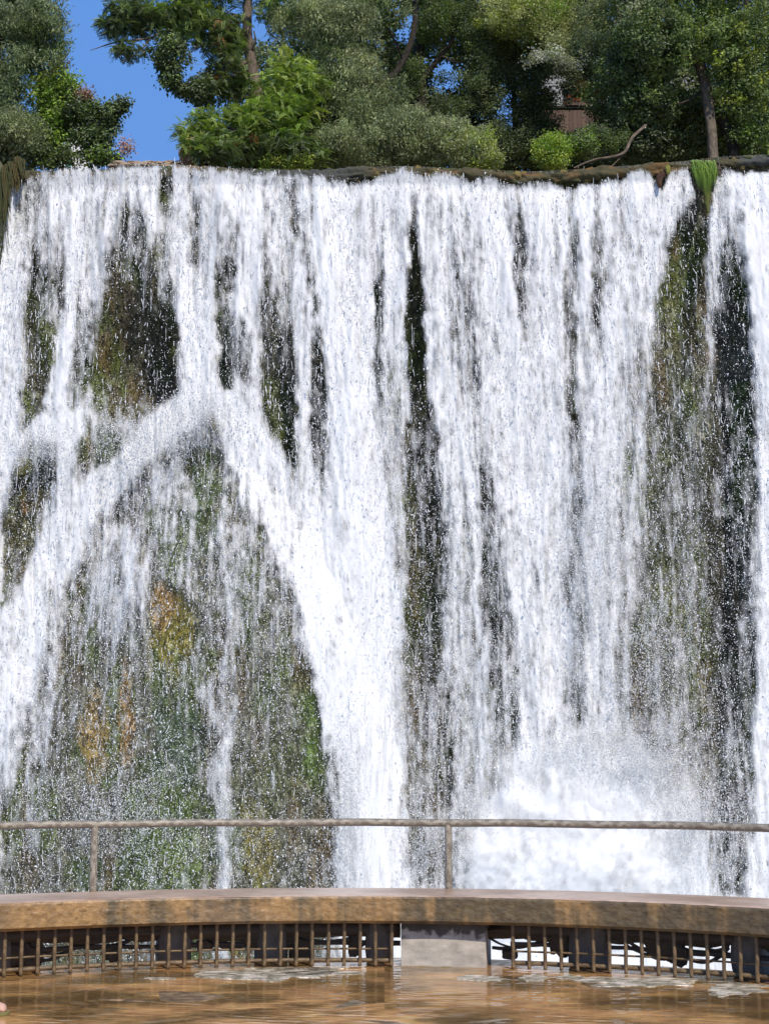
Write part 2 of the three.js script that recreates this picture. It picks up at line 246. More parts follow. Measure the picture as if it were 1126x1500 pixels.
{
  const x0 = -15, x1 = 15, y0 = -6, nx = 430, ny = 340, pos = [], idx = [], c = [], uv = [];
  const rockTex = tex(512, 512, (i, j) => { const a = fbm(i * .09, j * .045, 2.4, 4), b = fbm(i * .3, j * .16, 6.4, 3), v = clamp(.2 + 2.1 * (a * .55 + b * .45) ** 1.5 , 0, 1); return [v, v, v * .97]; });
  for (let j = 0; j <= ny; j++) for (let i = 0; i <= nx; i++) {
    const x = lerp(x0, x1, i / nx), cy = crestY(x) - 0.02, y = lerp(y0, cy, j / ny), z = cliffZ(x, y); pos.push(x, y, z); uv.push(x / 2.6 + noise(y * .3, 2.2) * .3, y / 3.1 + noise(x * .4, 5.2) * .3);
    const [px, py] = proj(x, y, z), n = fbm(x * 1.3, y * 0.7, 9.1, 4), n2 = fbm(x * 5, y * 2.2, 3.3, 3), n3 = fbm(x * 2.2, y * 0.5, 6.3, 3);
    let r = .1 + .14 * n2, g = .1 + .125 * n2, b = .075 + .08 * n2;
    const ms = sst(.48, .62, n) * .85; r = lerp(r, .07 + .06 * n2, ms); g = lerp(g, .1 + .07 * n2, ms); b = lerp(b, .025, ms);
    const br = sst(.56, .7, n3) * .7; r = lerp(r, .17, br); g = lerp(g, .115, br); b = lerp(b, .05, br);
    for (const [qx, qy, rx, ry, k, s] of PATCH) { const d = ((px - qx) / rx) ** 2 + ((py - qy) / ry) ** 2; if (d < 2.4) { const m = s * sst(1.7, .2, d + (n2 - .5) * 4.5 + (n - .5) * 2 + (n3 - .5) * 2) * (.3 + 1 * n2); r = lerp(r, k[0] * 1.35, clamp(m)); g = lerp(g, k[1] * 1.35, clamp(m)); b = lerp(b, k[2] * 1.2, clamp(m)); } }
    c.push(r, g, b);
  }
  for (let j = 0; j < ny; j++) for (let i = 0; i < nx; i++) { const a = j * (nx + 1) + i, b = a + nx + 1; idx.push(a, a + 1, b, b, a + 1, b + 1); }
  const m = mesh('cliff', geoFrom(pos, idx, { color: c, uv }), new THREE.MeshStandardMaterial({ vertexColors: true, roughness: 0.5, map: rockTex, bumpMap: rockTex, bumpScale: 0.08 }));
  tag(m, 'dark wet mossy tufa cliff behind the falling water', 'cliff', null, 'structure');
}
// mossy lip of the falls
{
  const n = 760, seg = 18, pos = [], idx = [], c = [];
  for (let i = 0; i <= n; i++) {
    const x = lerp(-15, 15, i / n), cy = crestY(x), px = PW / 2 + x / 42.2 * F;
    for (let k = 0; k <= seg; k++) {
      const a = lerp(-0.35, 1.25, k / seg) * Math.PI / 1.25 * 0.8 , rad = 0.21 + (fbm(x * 1.3, Math.sin(a) * 1.2, Math.cos(a) * 1.2 + 2.7, 3) - 0.5) * 0.3 + (fbm(x * 9, Math.sin(a) * 3, Math.cos(a) * 3 + 5.5, 3) - 0.5) * 0.12;
      const yy = cy - 0.24 + Math.sin(a) * rad, zz = -ZL - 0.12 + Math.cos(a) * rad * 1.1; pos.push(x, yy, zz);
      const q = fbm(x * 1.7, yy * 4, zz * 4, 3), q2 = fbm(x * 8, yy * 9, zz * 9, 3), grey = sst(560, 500, px) * sst(330, 380, px);
      let col3 = [lerp(.025, .1, q2), lerp(.024, .078, q2), lerp(.01, .024, q2)];
      const oc = sst(.55, .68, q); col3 = [lerp(col3[0], .14, oc), lerp(col3[1], .075, oc), lerp(col3[2], .02, oc)];
      const gr = Math.max(grey, sst(1070, 1090, px)) * .8; col3 = [lerp(col3[0], .05, gr), lerp(col3[1], .055, gr), lerp(col3[2], .05, gr)];
      c.push(...col3);
    }
  }
  for (let i = 0; i < n; i++) for (let k = 0; k < seg; k++) { const a = i * (seg + 1) + k, b = a + seg + 1; idx.push(a, b, a + 1, b, b + 1, a + 1); }
  const led = tag(mesh('mossy_ledge', geoFrom(pos, idx, { color: c }), new THREE.MeshStandardMaterial({ vertexColors: true, roughness: 0.85 })), 'brown mossy rim along the top of the falls', 'ledge', null, 'structure');
  for (let k = 0; k < 90; k++) {
    const x = rr(-2, 12.5), s = rr(.03, .09), g2 = new THREE.IcosahedronGeometry(1, 2), p = g2.attributes.position, h = rnd(), cc = h < .4 ? [.17, .12, .03] : h < .75 ? [.09, .1, .025] : [.05, .045, .025], cl2 = [];
    for (let i = 0; i < p.count; i++) { const n = 1 + (fbm(p.getX(i) * 2 + k, p.getY(i) * 2 + k, p.getZ(i) * 2 + 5, 3) - .5) * 1.1, v = .5 + fbm(p.getX(i) * 6 + k, p.getY(i) * 6, p.getZ(i) * 6 + 3, 2); p.setXYZ(i, p.getX(i) * n * s * rr(.98, 1.02) * 1.5, p.getY(i) * n * s * (h < .4 ? 1.3 : .6), p.getZ(i) * n * s); cl2.push(cc[0] * v, cc[1] * v, cc[2] * v); }
    g2.setAttribute('color', new THREE.Float32BufferAttribute(cl2, 3)); g2.computeVertexNormals();
    mesh('moss_clump', g2, led.material, led).position.set(x, crestY(x) - rr(.08, .42), -ZL + rr(-.04, .08));
  }
}
const SHEET = 0.74, plumeAt = (x, y) => { const [px, py] = proj(x, y, -39); return clamp(1.4 - ((px - 850) / 165) ** 2 - (py < 1230 ? ((py - 1230) / 130) ** 2 : 0)) ; };
// ---------------------------------------------------------------- the water: white body, flying clots, spray and mist
const matFoam = new THREE.MeshStandardMaterial({ color: 0xffffff, vertexColors: true, transparent: true, roughness: 0.6, side: THREE.DoubleSide });
const matDrop = new THREE.MeshStandardMaterial({ color: col(0.87, 0.86, 0.835), roughness: 0.5 });
{ // aerated water: a curtain whose thickness varies from strand to strand, two layers deep
  const x0 = -13.5, x1 = 13.5, y0 = -5.6, y1 = 18.4;
  const curtain = (name, dx, dy, off, sd, k0, k1, label) => {
    const nx = Math.round((x1 - x0) / dx), ny = Math.round((y1 - y0) / dy), al = new Float32Array((nx + 1) * (ny + 1)), at = new Int32Array((nx + 1) * (ny + 1)).fill(-1), pos = [], idx = [], c = [];
    for (let j = 0; j <= ny; j++) for (let i = 0; i <= nx; i++) {
      const x = lerp(x0, x1, i / nx), y = lerp(y0, y1, j / ny), z = waterZ(x, y), [px, py] = proj(x, y, z), w = W(px, Math.min(py, 1410)), low = sst(430, 1000, py), pl = plumeAt(x, y);
      if (w < .03) continue;
      const sway = noise(x * 1.3, y * .5, sd) * .25, st = fbm((x + sway) * 12, y * .8, sd, 4) - .5, gr = fbm(x * 11, y * 5, sd + 3, 4) - .5;
      const v = w + (st * 1.1 + gr * lerp(.85, .8, low)) * (1 - pl) * lerp(1, .3, sst(.78, .97, w)) * lerp(.5, 1, sst(.1, .5, w));
      al[j * (nx + 1) + i] = clamp(lerp(sst(k0, k1, v), clamp((w - .2) * 1.6), pl)) * (pl > 0 || w > .9 ? .985 : .93);
    }
    const vert = (i, j) => {
      const k = j * (nx + 1) + i; if (at[k] >= 0) return at[k];
      const x = lerp(x0, x1, i / nx), y = lerp(y0, y1, j / ny), t = Math.max(0, crestY(x) - y), a = sst(0, 2, t), pl = plumeAt(x, y);
      const rough = (fbm(x * 1.1, y * .2, 1.1 + sd, 2) - .5) * .5 + (fbm(x * 3.6, y * .5 + noise(x * 2, 3) * 3, 4.4 + sd, 3) - .5) * .26 + (fbm(x * 10, y * 2.2, 6.1 + sd, 3) - .5) * .09;
      const billow = (fbm(x * .9, y * .9, 2.6 + sd, 3) - .4) * .9;
      pos.push(x, y, waterZ(x, y) + off + lerp(rough * lerp(.35, 1, a), billow, pl) + (hsh(i, j, 3) - .5) * .012 * (1 - pl)); c.push(.76, .75, .725, al[k]); return at[k] = pos.length / 3 - 1;
    };
    for (let j = 0; j < ny; j++) for (let i = 0; i < nx; i++) {
      const k = j * (nx + 1) + i; if (Math.max(al[k], al[k + 1], al[k + nx + 1], al[k + nx + 2]) < .03) continue;
      const a = vert(i, j), b = vert(i + 1, j), e = vert(i, j + 1), d = vert(i + 1, j + 1); idx.push(a, b, e, e, b, d);
    }
    const g = geoFrom(pos, idx); g.setAttribute('color', new THREE.Float32BufferAttribute(c, 4));
    console.log(name, 'tris', idx.length / 3);
    return tag(mesh(name, g, matFoam), label, 'waterfall', null, 'structure');
  };
  curtain('waterfall', .04, .06, .02, 1.7, .3, 1.06, 'broad white curtain of water plunging over the cliff');
  curtain('inner_waterfall', .07, .1, -.3, 8.3, .34, 1.1, 'white water running down the rock behind the outer curtain');
}
{ // the plume where the water strikes the rocks: soft billowing sheets of spray, one before the other
  const pos = [], idx = [], c = [];
  [[880, 1150, 120, 110, .3, 2.1], [820, 1225, 125, 110, .75, 5.3], [905, 1225, 110, 118, .7, 9.4], [770, 1275, 100, 75, 1.1, 12.2], [870, 1275, 130, 90, 1.3, 3.7], [545, 1230, 36, 200, .45, 7.7], [1015, 1270, 38, 110, .5, 15.1]].forEach(([cx, cy, rx, ry, off, sd]) => {
    const n = 110, o = pos.length / 3;
    for (let j = 0; j <= n; j++) for (let i = 0; i <= n; i++) {
      const u = i / n * 2.5 - 1.25, v = j / n * 2.5 - 1.25, r = Math.hypot(u, v), p = onWater(cx + u * rx, cy + v * ry), b = fbm(u * 1.7 + sd, v * 1.7, sd, 3) - .5, f = fbm(u * 4 + sd, v * 4, sd + 2, 4) - .5, e = fbm(u * 14 + sd, v * 7, sd + 5, 3) - .5;
      pos.push(p.x, p.y, p.z + off * (1 - .5 * r * r) + b * .5 + f * .12); c.push(.83, .82, .795, clamp(sst(1.3, .1, r + b * 1.0 + f * 1.2 + e * 1.4) * .68) * sst(1.25, 1.05, Math.max(Math.abs(u), Math.abs(v))));
    }
    for (let j = 0; j < n; j++) for (let i = 0; i < n; i++) { const a = o + j * (n + 1) + i, b = a + n + 1; idx.push(a, b, a + 1, a + 1, b, b + 1); }
  });
  const g = geoFrom(pos, idx); g.setAttribute('color', new THREE.Float32BufferAttribute(c, 4));
  tag(mesh('spray_plume', g, matFoam), 'soft white plume of spray where the falls strike the rocks', 'spray', null, 'stuff');
}
// drops: small pointed grains, each a real solid; threads: thin three-sided strands
const dropPos = [], dropIdx = [], thrPos = [], thrIdx = [];
function drop(x, y, z, s, el) {
  const k = dropPos.length / 3, a = rr(0, 6.283), tx = rr(-.5, .5) * s, tz = rr(-.5, .5) * s;
  const f = rnd() < .5 ? 1 : -1;
  for (let i = 0; i < 3; i++) { const q = a + i * 2.094 + rr(-.4, .4), r = s * rr(.75, 1.35); dropPos.push(x + Math.cos(q) * r + tx * .5, y - f * s * el * rr(-.1, .9), z + Math.sin(q) * r); }
  dropPos.push(x + tx, y + f * s * el * rr(.5, 1.1), z + tz);
  dropIdx.push(k, k + 1, k + 2, k, k + 3, k + 1, k + 1, k + 3, k + 2, k + 2, k + 3, k);
}
function thread(x, y, z, r, n, step, wild) {
  let a = -Math.PI / 2 + rr(-1, 1) * wild; const k0 = thrPos.length / 3;
  for (let i = 0; i <= n; i++) {
    const q = r * (i === 0 || i === n ? .35 : rr(.6, 1.4)), b = rr(0, 2);
    for (let m = 0; m < 3; m++) thrPos.push(x + Math.cos(b + m * 2.094) * q, y + Math.sin(a) * 0 + Math.sin(b + m * 2.094) * q * .6, z + Math.sin(b + m * 2.094) * q);
    a += rr(-1, 1) * wild; a = lerp(a, -Math.PI / 2, .18); x += Math.cos(a) * step; y += Math.sin(a) * step; z += gauss() * step * .3;
  }
  for (let i = 0; i < n; i++) for (let m = 0; m < 3; m++) { const p = k0 + i * 3 + m, q = k0 + i * 3 + (m + 1) % 3; thrIdx.push(p, q, p + 3, p + 3, q, q + 3); }
}
{
  let nd = 0, nt = 0;
  for (let j = 0; j < RH; j++) for (let i = 0; i < RW; i++) {
    const px = RX0 + i * RC, py = RY0 + j * RC, w = raster[j * RW + i]; if (w < 0.02 || (py > 1330 && rnd() < .6)) continue;
    const p0 = P(px, py, 39), out = px < -12 || px > 1138 ? .45 : 1, low = sst(430, 1000, py), tau = -Math.log(1 - 0.93 * w) * lerp(1, lerp(.24, .1, low), sst(.58, .92, w)) * out * (1 - .6 * plumeAt(p0.x, p0.y));
    const clump = 0.35 + 1.3 * noise(px * .19, py * .14, 3.3) ** 1.5 * 1.6;
    let n = Math.floor(tau * lerp(.5, .95, low) * (w < .5 ? 1.5 : 1) * clump + rnd());
    nd += n;
    while (n-- > 0) {
      const p = onWater(px + rr(-1, 1) * RC, py + rr(-1, 1) * RC), d = Math.abs(gauss()) * lerp(.18, .6, low) - .05;
      const big = rnd() < .1 ? rr(1.3, 2) : 1; drop(p.x, p.y, p.z + d, lerp(.007, .018, rnd() ** 1.6) * big, rr(.9, lerp(2.2, 1.7, low)));
    }
    let m = Math.floor(tau * lerp(.075, .028, low) + rnd()); nt += m;
    while (m-- > 0) {
      const p = onWater(px + rr(-1, 1) * RC, py + rr(-1, 1) * RC), d = Math.abs(gauss()) * lerp(.15, .4, low);
      if (rnd() < .1) thread(p.x, p.y + .2, p.z + d, rr(.004, .007), 5, rr(.07, .14), .08); else thread(p.x, p.y + .06, p.z + d, rr(.006, .012), 5, rr(.024, .05), rr(.12, .5));
    }
  }
  console.log('drops', nd, 'threads', nt);
  tag(mesh('falling_spray', geoFrom(dropPos, dropIdx), matDrop), 'countless white drops flying in front of the falls', 'spray', null, 'stuff');
  tag(mesh('water_threads', geoFrom(thrPos, thrIdx), matDrop), 'torn white threads of water hanging between the columns', 'spray', null, 'stuff');
}
{ // mist: clouds of very fine drops
  const fine = () => { const p0 = dropPos.length; const pos = [], idx = []; for (let i = 0; i < 60; i++) { const x = gauss() * .3, y = gauss() * .3, z = gauss() * .2, s = rr(.006, .012), k = pos.length / 3; for (let m = 0; m < 4; m++) pos.push(x + rr(-s, s) * 1.6, y + rr(-s, s) * 1.6, z + rr(-s, s) * 1.6); idx.push(k, k + 1, k + 2, k, k + 3, k + 1, k + 1, k + 3, k + 2, k + 2, k + 3, k); } return geoFrom(pos, idx); };
  const MIST = [[950, 1110, 50, 40, 90], [860, 1085, 70, 14, 60], [1010, 1200, 24, 60, 60], [960, 1000, 60, 120, 130], [300, 600, 40, 16, 60], [215, 640, 60, 24, 70], [1060, 1200, 40, 90, 70], [180, 1190, 90, 60, 90], [60, 645, 60, 22, 60], [640, 1230, 40, 60, 70], [510, 1180, 16, 120, 80], [870, 800, 40, 200, 120]];
  const list = []; for (const [cx, cy, rx, ry, n] of MIST) for (let k = 0; k < n; k++) { const p = onWater(cx + gauss() * rx, cy + gauss() * ry, rr(.2, 1.2)), s = rr(.8, 1.4); list.push([p.x, p.y, p.z, s, s, s, rr(0, 6), rr(0, 6), rr(0, 6)]); }
  tag(inst('mist', fine(), matDrop, list), 'fine white mist hanging before the falls and over the plume', 'mist', null, 'stuff');
}
// ---------------------------------------------------------------- trees and bushes on the bank above
const barkTex = tex(128, 256, (i, j) => { const a = fbm(i * .12, j * .03, 1.7, 4), b = fbm(i * .5, j * .2, 4.4, 2), v = .25 + .5 * a + .25 * b; return [v, v * .96, v * .9]; });
const bark = (r, g, b) => { const m = new THREE.MeshStandardMaterial({ color: col(r, g, b), roughness: .95, map: barkTex, bumpMap: barkTex, bumpScale: .02 }); return m; };
const barkDark = bark(.09, .075, .055), barkPale = bark(.42, .36, .29), barkBrown = bark(.38, .32, .26), barkTwig = bark(.4, .32, .24);
function leaves(n, R, len, wid, droop, flat) {
  const pos = [], idx = [];
  for (let i = 0; i < n; i++) {
    const c = new THREE.Vector3(gauss(), gauss() * flat, gauss()).multiplyScalar(R * .55), d = new THREE.Vector3(gauss(), gauss() * .6 - droop, gauss()).normalize(), up = new THREE.Vector3(gauss() * .6, 1, gauss() * .6), s = new THREE.Vector3().crossVectors(d, up).normalize(), nn = new THREE.Vector3().crossVectors(s, d), l = len * rr(.7, 1.25), w = wid * rr(.8, 1.2), k = pos.length / 3;
    const q = (a, b, h) => { pos.push(c.x + d.x * a + s.x * b + nn.x * h, c.y + d.y * a + s.y * b + nn.y * h, c.z + d.z * a + s.z * b + nn.z * h); };
    q(0, 0, 0); q(l * .42, -w / 2, w * .18); q(l * .42, w / 2, w * .18); q(l, 0, -l * .12); idx.push(k, k + 1, k + 2, k + 1, k + 3, k + 2);
  }
  const g = geoFrom(pos, idx); return g;
}
function fronds(n, R) { // feathery compound leaves: leaflets paired along a stalk
  const pos = [], idx = [];
  for (let i = 0; i < n; i++) {
    const c = new THREE.Vector3(gauss(), gauss() * .7, gauss()).multiplyScalar(R * .5), d = new THREE.Vector3(gauss(), gauss() * .35 - .15, gauss()).normalize(), s = new THREE.Vector3().crossVectors(d, new THREE.Vector3(gauss() * .3, 1, gauss() * .3)).normalize(), L = rr(.22, .34);
    for (let m = 0; m < 7; m++) for (const sd of [-1, 1]) {
      const t = (m + .5) / 7, o = c.clone().addScaledVector(d, t * L); o.y -= t * t * .06; const dir = s.clone().multiplyScalar(sd).addScaledVector(d, .5).normalize(), l = .095 * (1 - .5 * t), w = .026, k = pos.length / 3, sx = d.clone().multiplyScalar(w);
      const b = o.clone().addScaledVector(dir, l * .5); pos.push(o.x, o.y, o.z, b.x + sx.x, b.y + sx.y, b.z + sx.z, b.x - sx.x, b.y - sx.y, b.z - sx.z); o.addScaledVector(dir, l); pos.push(o.x, o.y - .012, o.z); idx.push(k, k + 1, k + 2, k + 1, k + 3, k + 2);
    }
  }
  return geoFrom(pos, idx);
}
const LEAF = {
  willow: [leaves(44, .4, .15, .036, .25, .8), leaves(44, .4, .15, .036, .45, .9)],
  broad: [leaves(34, .38, .13, .08, .15, .7), leaves(34, .38, .12, .075, .1, .8)],
  small: [leaves(46, .38, .09, .052, .1, .8), leaves(46, .36, .095, .046, .1, .8)],
  frond: [fronds(7, .34), fronds(7, .34)],
};
const leafMat = new THREE.MeshPhysicalMaterial({ color: 0xffffff, roughness: .62, transmission: .38, thickness: 0, side: THREE.DoubleSide });
leafMat.roughness = 1;
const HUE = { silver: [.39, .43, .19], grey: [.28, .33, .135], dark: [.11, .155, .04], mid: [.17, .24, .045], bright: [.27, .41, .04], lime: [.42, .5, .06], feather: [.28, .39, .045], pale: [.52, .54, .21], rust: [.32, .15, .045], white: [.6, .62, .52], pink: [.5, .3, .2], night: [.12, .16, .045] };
// blobs: [px, py, rx, ry, Z, depth, count, leaf, hue, second hue, share of second, clumping]
function crown(parent, list, name = 'crown') {
  const o = parent.position, per = {};
  for (const [px, py, rx, ry, Z, dz, n, leaf, h1, h2, sh = .2, cl = .5] of list) {
    const c = P(px, py, Z), sx = rx / F * Z * 1.03, sy = ry / F * Z * 1.03;
    for (let k = 0, tries = 0; k < n && tries < n * 6; tries++) {
      let u = new THREE.Vector3(gauss(), gauss(), gauss()).normalize(); u.multiplyScalar(Math.pow(rnd(), .42) * (.62 + .85 * fbm(u.x * 1.9 + px * .1, u.y * 1.9 + 3, u.z * 1.9 + py * .1, 2)));
      const x = c.x + u.x * sx, y = c.y + u.y * sy, z = c.z + u.z * dz;
      if (fbm(x * 1.25, y * 1.25, z * 1.25, 2) < cl * rr(.84, 1.06)) continue;
      k++;
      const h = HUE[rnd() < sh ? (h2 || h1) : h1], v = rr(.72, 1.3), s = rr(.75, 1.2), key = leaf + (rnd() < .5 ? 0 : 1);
      (per[key] ??= []).push([x - o.x, y - o.y, z - o.z, s, s, s, rr(-.4, .4), rr(0, 6.3), rr(-.4, .4), col(h[0] * v, h[1] * v * rr(.94, 1.06), h[2] * v)]);
    }
  }
  for (const k in per) inst(name, LEAF[k.slice(0, -1)][+k.slice(-1)], leafMat, per[k], parent);
}
function trunkOf(parent, limbs, mat, name = 'trunk') {
  const o = parent.position, gs = limbs.map((l, i) => tube(l.map(([px, py, Z, r]) => [P(px, py, Z).sub(o), r]), 9, .22, i * 3.7));
  return mesh(name, gs.length > 1 ? mergeGeometries(gs) : gs[0], mat, parent);
}
function tree(name, label, base, limbs, mat, list, group) {
  const b = P(base[0], base[1], base[2]); b.y = Math.min(b.y, bankY(b.x, b.z));
  const t = thing(name, label, name.includes('bush') ? 'bush' : 'tree', [b.x, b.y, b.z], group);
  if (limbs.length) { // root the first limb in the ground
    const f = limbs[0][0], q = proj(P(f[0], f[1], f[2]).x, b.y, -f[2]); limbs[0].unshift([q[0], q[1] + 6, f[2], f[3] * 1.15]); trunkOf(t, limbs, mat);
  }
  crown(t, list); return t;
}
// left: willow, then a bright leafy shrub with a dark branch reaching over the gap
tree('willow_tree', 'grey-green willow drooping over the end of the falls beside the mossy outcrop', [-30, 240, 44], [[[-40, 250, 44, .3], [-20, 120, 44, .24], [10, 20, 44, .16], [40, -60, 44.4, .1]], [[-20, 120, 44, .12], [30, 90, 43.6, .07], [70, 60, 43.4, .03]]], barkDark,
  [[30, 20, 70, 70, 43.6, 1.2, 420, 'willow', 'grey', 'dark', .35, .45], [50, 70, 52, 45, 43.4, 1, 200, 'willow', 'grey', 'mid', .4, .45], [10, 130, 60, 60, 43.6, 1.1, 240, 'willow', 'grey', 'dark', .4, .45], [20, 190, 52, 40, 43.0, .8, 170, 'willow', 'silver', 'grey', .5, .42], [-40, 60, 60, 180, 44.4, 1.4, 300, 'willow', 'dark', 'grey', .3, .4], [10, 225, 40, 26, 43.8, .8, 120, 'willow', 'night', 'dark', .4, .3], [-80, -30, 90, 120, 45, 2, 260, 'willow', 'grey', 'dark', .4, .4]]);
tree('leafy_bush', 'bright green leafy bush with a dark branch reaching towards the gap of sky', [95, 240, 44], [[[90, 245, 44.2, .09], [85, 190, 44.2, .06], [100, 140, 44, .03]], [[90, 220, 44.2, .05], [130, 185, 43.8, .035], [182, 158, 43.6, .012]], [[90, 230, 44.2, .04], [140, 215, 43.7, .03], [168, 205, 43.6, .01]]], barkDark,
  [[82, 140, 36, 38, 43.8, .8, 150, 'broad', 'bright', 'lime', .3, .42], [70, 185, 44, 46, 44.2, .9, 170, 'broad', 'mid', 'bright', .4, .4], [115, 160, 28, 30, 43.8, .6, 80, 'broad', 'mid', 'dark', .4, .4], [148, 172, 30, 16, 43.6, .5, 60, 'broad', 'dark', 'mid', .25, .3], [175, 155, 13, 9, 43.6, .3, 20, 'broad', 'dark', 'mid', .2, .1], [140, 205, 30, 24, 43.6, .6, 70, 'broad', 'dark', 'mid', .4, .35], [150, 232, 26, 9, 43.4, .4, 40, 'broad', 'dark', 'bright', .3, .3], [80, 232, 40, 12, 43.6, .6, 60, 'broad', 'dark', 'mid', .4, .3], [128, 137, 9, 7, 43.5, .2, 8, 'small', 'pink', 'pink', .2, 0], [184, 218, 7, 10, 43.4, .2, 8, 'small', 'pink', 'pink', .2, 0], [85, 98, 10, 8, 43.6, .3, 8, 'small', 'pink', 'mid', .4, 0]]);
// tree with the leaning grey trunk, its branch across the sky
tree('ash_tree', 'tree with a leaning grey trunk and a long leafy branch across the blue sky', [385, 190, 46], [[[392, 200, 46, .26], [378, 140, 46, .22], [366, 80, 46, .18], [362, 20, 46, .15], [372, -60, 46, .12], [380, -140, 46, .08]],
  [[364, 50, 46, .1], [310, 30, 45.4, .07], [262, 36, 45, .055], [222, 55, 44.8, .04], [170, 62, 44.6, .028], [132, 74, 44.5, .01]], [[222, 55, 44.8, .03], [205, 75, 44.7, .02], [178, 92, 44.6, .008]], [[262, 36, 45, .03], [235, 25, 45, .02], [200, 20, 45, .01]], [[362, 90, 46, .07], [320, 110, 45.6, .05], [285, 120, 45.4, .02]], [[366, 76, 45.9, .045], [374, 60, 45.7, .035], [372, 45, 45.6, .02]], [[364, 74, 45.9, .035], [350, 70, 45.6, .03], [330, 78, 45.4, .012]], [[395, 48, 45.8, .03], [408, 62, 45.7, .02], [412, 80, 45.6, .01]]], barkBrown,
  [[200, 22, 52, 26, 44.8, .8, 130, 'frond', 'mid', 'dark', .5, .5], [165, 40, 26, 14, 44.6, .5, 34, 'frond', 'dark', 'mid', .4, .45], [188, 70, 30, 12, 44.6, .4, 26, 'frond', 'mid', 'dark', .5, .45], [262, 12, 56, 36, 45, .9, 190, 'frond', 'mid', 'feather', .4, .48], [320, 50, 40, 44, 45.4, .9, 170, 'frond', 'mid', 'rust', .12, .46], [248, 78, 28, 28, 45, .6, 80, 'broad', 'dark', 'mid', .4, .48], [278, 112, 34, 28, 45.2, .7, 110, 'broad', 'dark', 'mid', .3, .46], [300, 140, 20, 22, 45.2, .5, 50, 'broad', 'dark', 'dark', .2, .4], [330, 105, 34, 34, 45.4, .8, 120, 'frond', 'mid', 'rust', .12, .44], [300, -40, 130, 50, 45.6, 1.6, 340, 'frond', 'mid', 'dark', .4, .46], [420, 10, 50, 40, 46, 1, 120, 'frond', 'mid', 'bright', .4, .45]]);
tree('feathery_bush', 'feathery yellow-green bush at the edge of the falls below the leaning trunk', [380, 245, 44], [[[372, 248, 44, .07], [360, 200, 43.8, .05], [320, 185, 43.5, .03], [270, 200, 43.2, .01]], [[385, 248, 44, .06], [410, 190, 44, .04], [430, 130, 44, .015]]], barkDark,
  [[425, 130, 46, 52, 44.4, .9, 190, 'frond', 'feather', 'lime', .3, .42], [400, 180, 60, 40, 44, .9, 230, 'frond', 'feather', 'bright', .35, .4], [330, 185, 52, 26, 43.6, .7, 150, 'frond', 'feather', 'mid', .35, .4], [284, 196, 32, 12, 43.3, .4, 50, 'frond', 'feather', 'lime', .3, .3], [290, 212, 24, 16, 41.4, .3, 26, 'frond', 'feather', 'mid', .4, .2], [318, 222, 30, 18, 41.6, .4, 46, 'frond', 'mid', 'dark', .4, .2], [340, 218, 44, 22, 43.5, .7, 110, 'frond', 'mid', 'rust', .12, .36], [430, 225, 60, 22, 43.6, .8, 150, 'frond', 'mid', 'dark', .4, .36], [420, 238, 40, 9, 43.2, .4, 50, 'small', 'lime', 'bright', .4, .3], [395, 210, 80, 40, 45, .8, 140, 'broad', 'night', 'dark', .4, .25], [455, 150, 34, 80, 45, .8, 120, 'small', 'mid', 'grey', .4, .4]]);
// big silver willow in the middle
tree('silver_willow', 'large silver-leaved willow crowding the middle of the cliff top', [540, 245, 46], [[[545, 250, 46.4, .3], [540, 150, 46.4, .26], [520, 60, 46.4, .2], [500, -60, 46.4, .12]], [[540, 150, 46.4, .16], [590, 90, 46.6, .12], [608, 30, 46.6, .09], [600, -60, 46.6, .06]], [[592, 92, 46.6, .05], [578, 60, 46.3, .03], [560, 30, 46.2, .02]], [[520, 100, 46.4, .06], [480, 60, 45.6, .03], [460, 20, 45.4, .015]]], barkDark,
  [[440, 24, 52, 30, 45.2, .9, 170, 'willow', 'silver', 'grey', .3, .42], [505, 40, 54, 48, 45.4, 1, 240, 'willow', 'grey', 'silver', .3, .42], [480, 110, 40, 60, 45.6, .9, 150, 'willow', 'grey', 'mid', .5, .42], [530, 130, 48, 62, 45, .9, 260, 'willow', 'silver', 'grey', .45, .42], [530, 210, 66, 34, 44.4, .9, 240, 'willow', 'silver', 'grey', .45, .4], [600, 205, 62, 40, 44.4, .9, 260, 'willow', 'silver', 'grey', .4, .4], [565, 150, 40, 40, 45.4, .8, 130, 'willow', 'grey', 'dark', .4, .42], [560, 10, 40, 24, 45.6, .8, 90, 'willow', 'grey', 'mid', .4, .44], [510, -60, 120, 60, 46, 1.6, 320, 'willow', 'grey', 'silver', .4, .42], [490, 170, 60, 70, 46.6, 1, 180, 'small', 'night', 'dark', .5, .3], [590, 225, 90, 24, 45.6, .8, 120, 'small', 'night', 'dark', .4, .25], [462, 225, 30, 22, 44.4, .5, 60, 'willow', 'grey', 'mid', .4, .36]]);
tree('young_willow', 'rounded light green willow bush at the water edge beside the dark hollow', [690, 246, 43.6], [[[690, 250, 43.8, .06], [685, 215, 43.8, .04], [680, 190, 43.6, .015]]], barkDark,
  [[690, 218, 40, 28, 43.5, .7, 190, 'willow', 'silver', 'lime', .35, .36], [655, 200, 30, 30, 43.8, .6, 110, 'willow', 'silver', 'grey', .4, .36], [705, 235, 30, 12, 43.3, .5, 60, 'small', 'lime', 'silver', .4, .3]]);
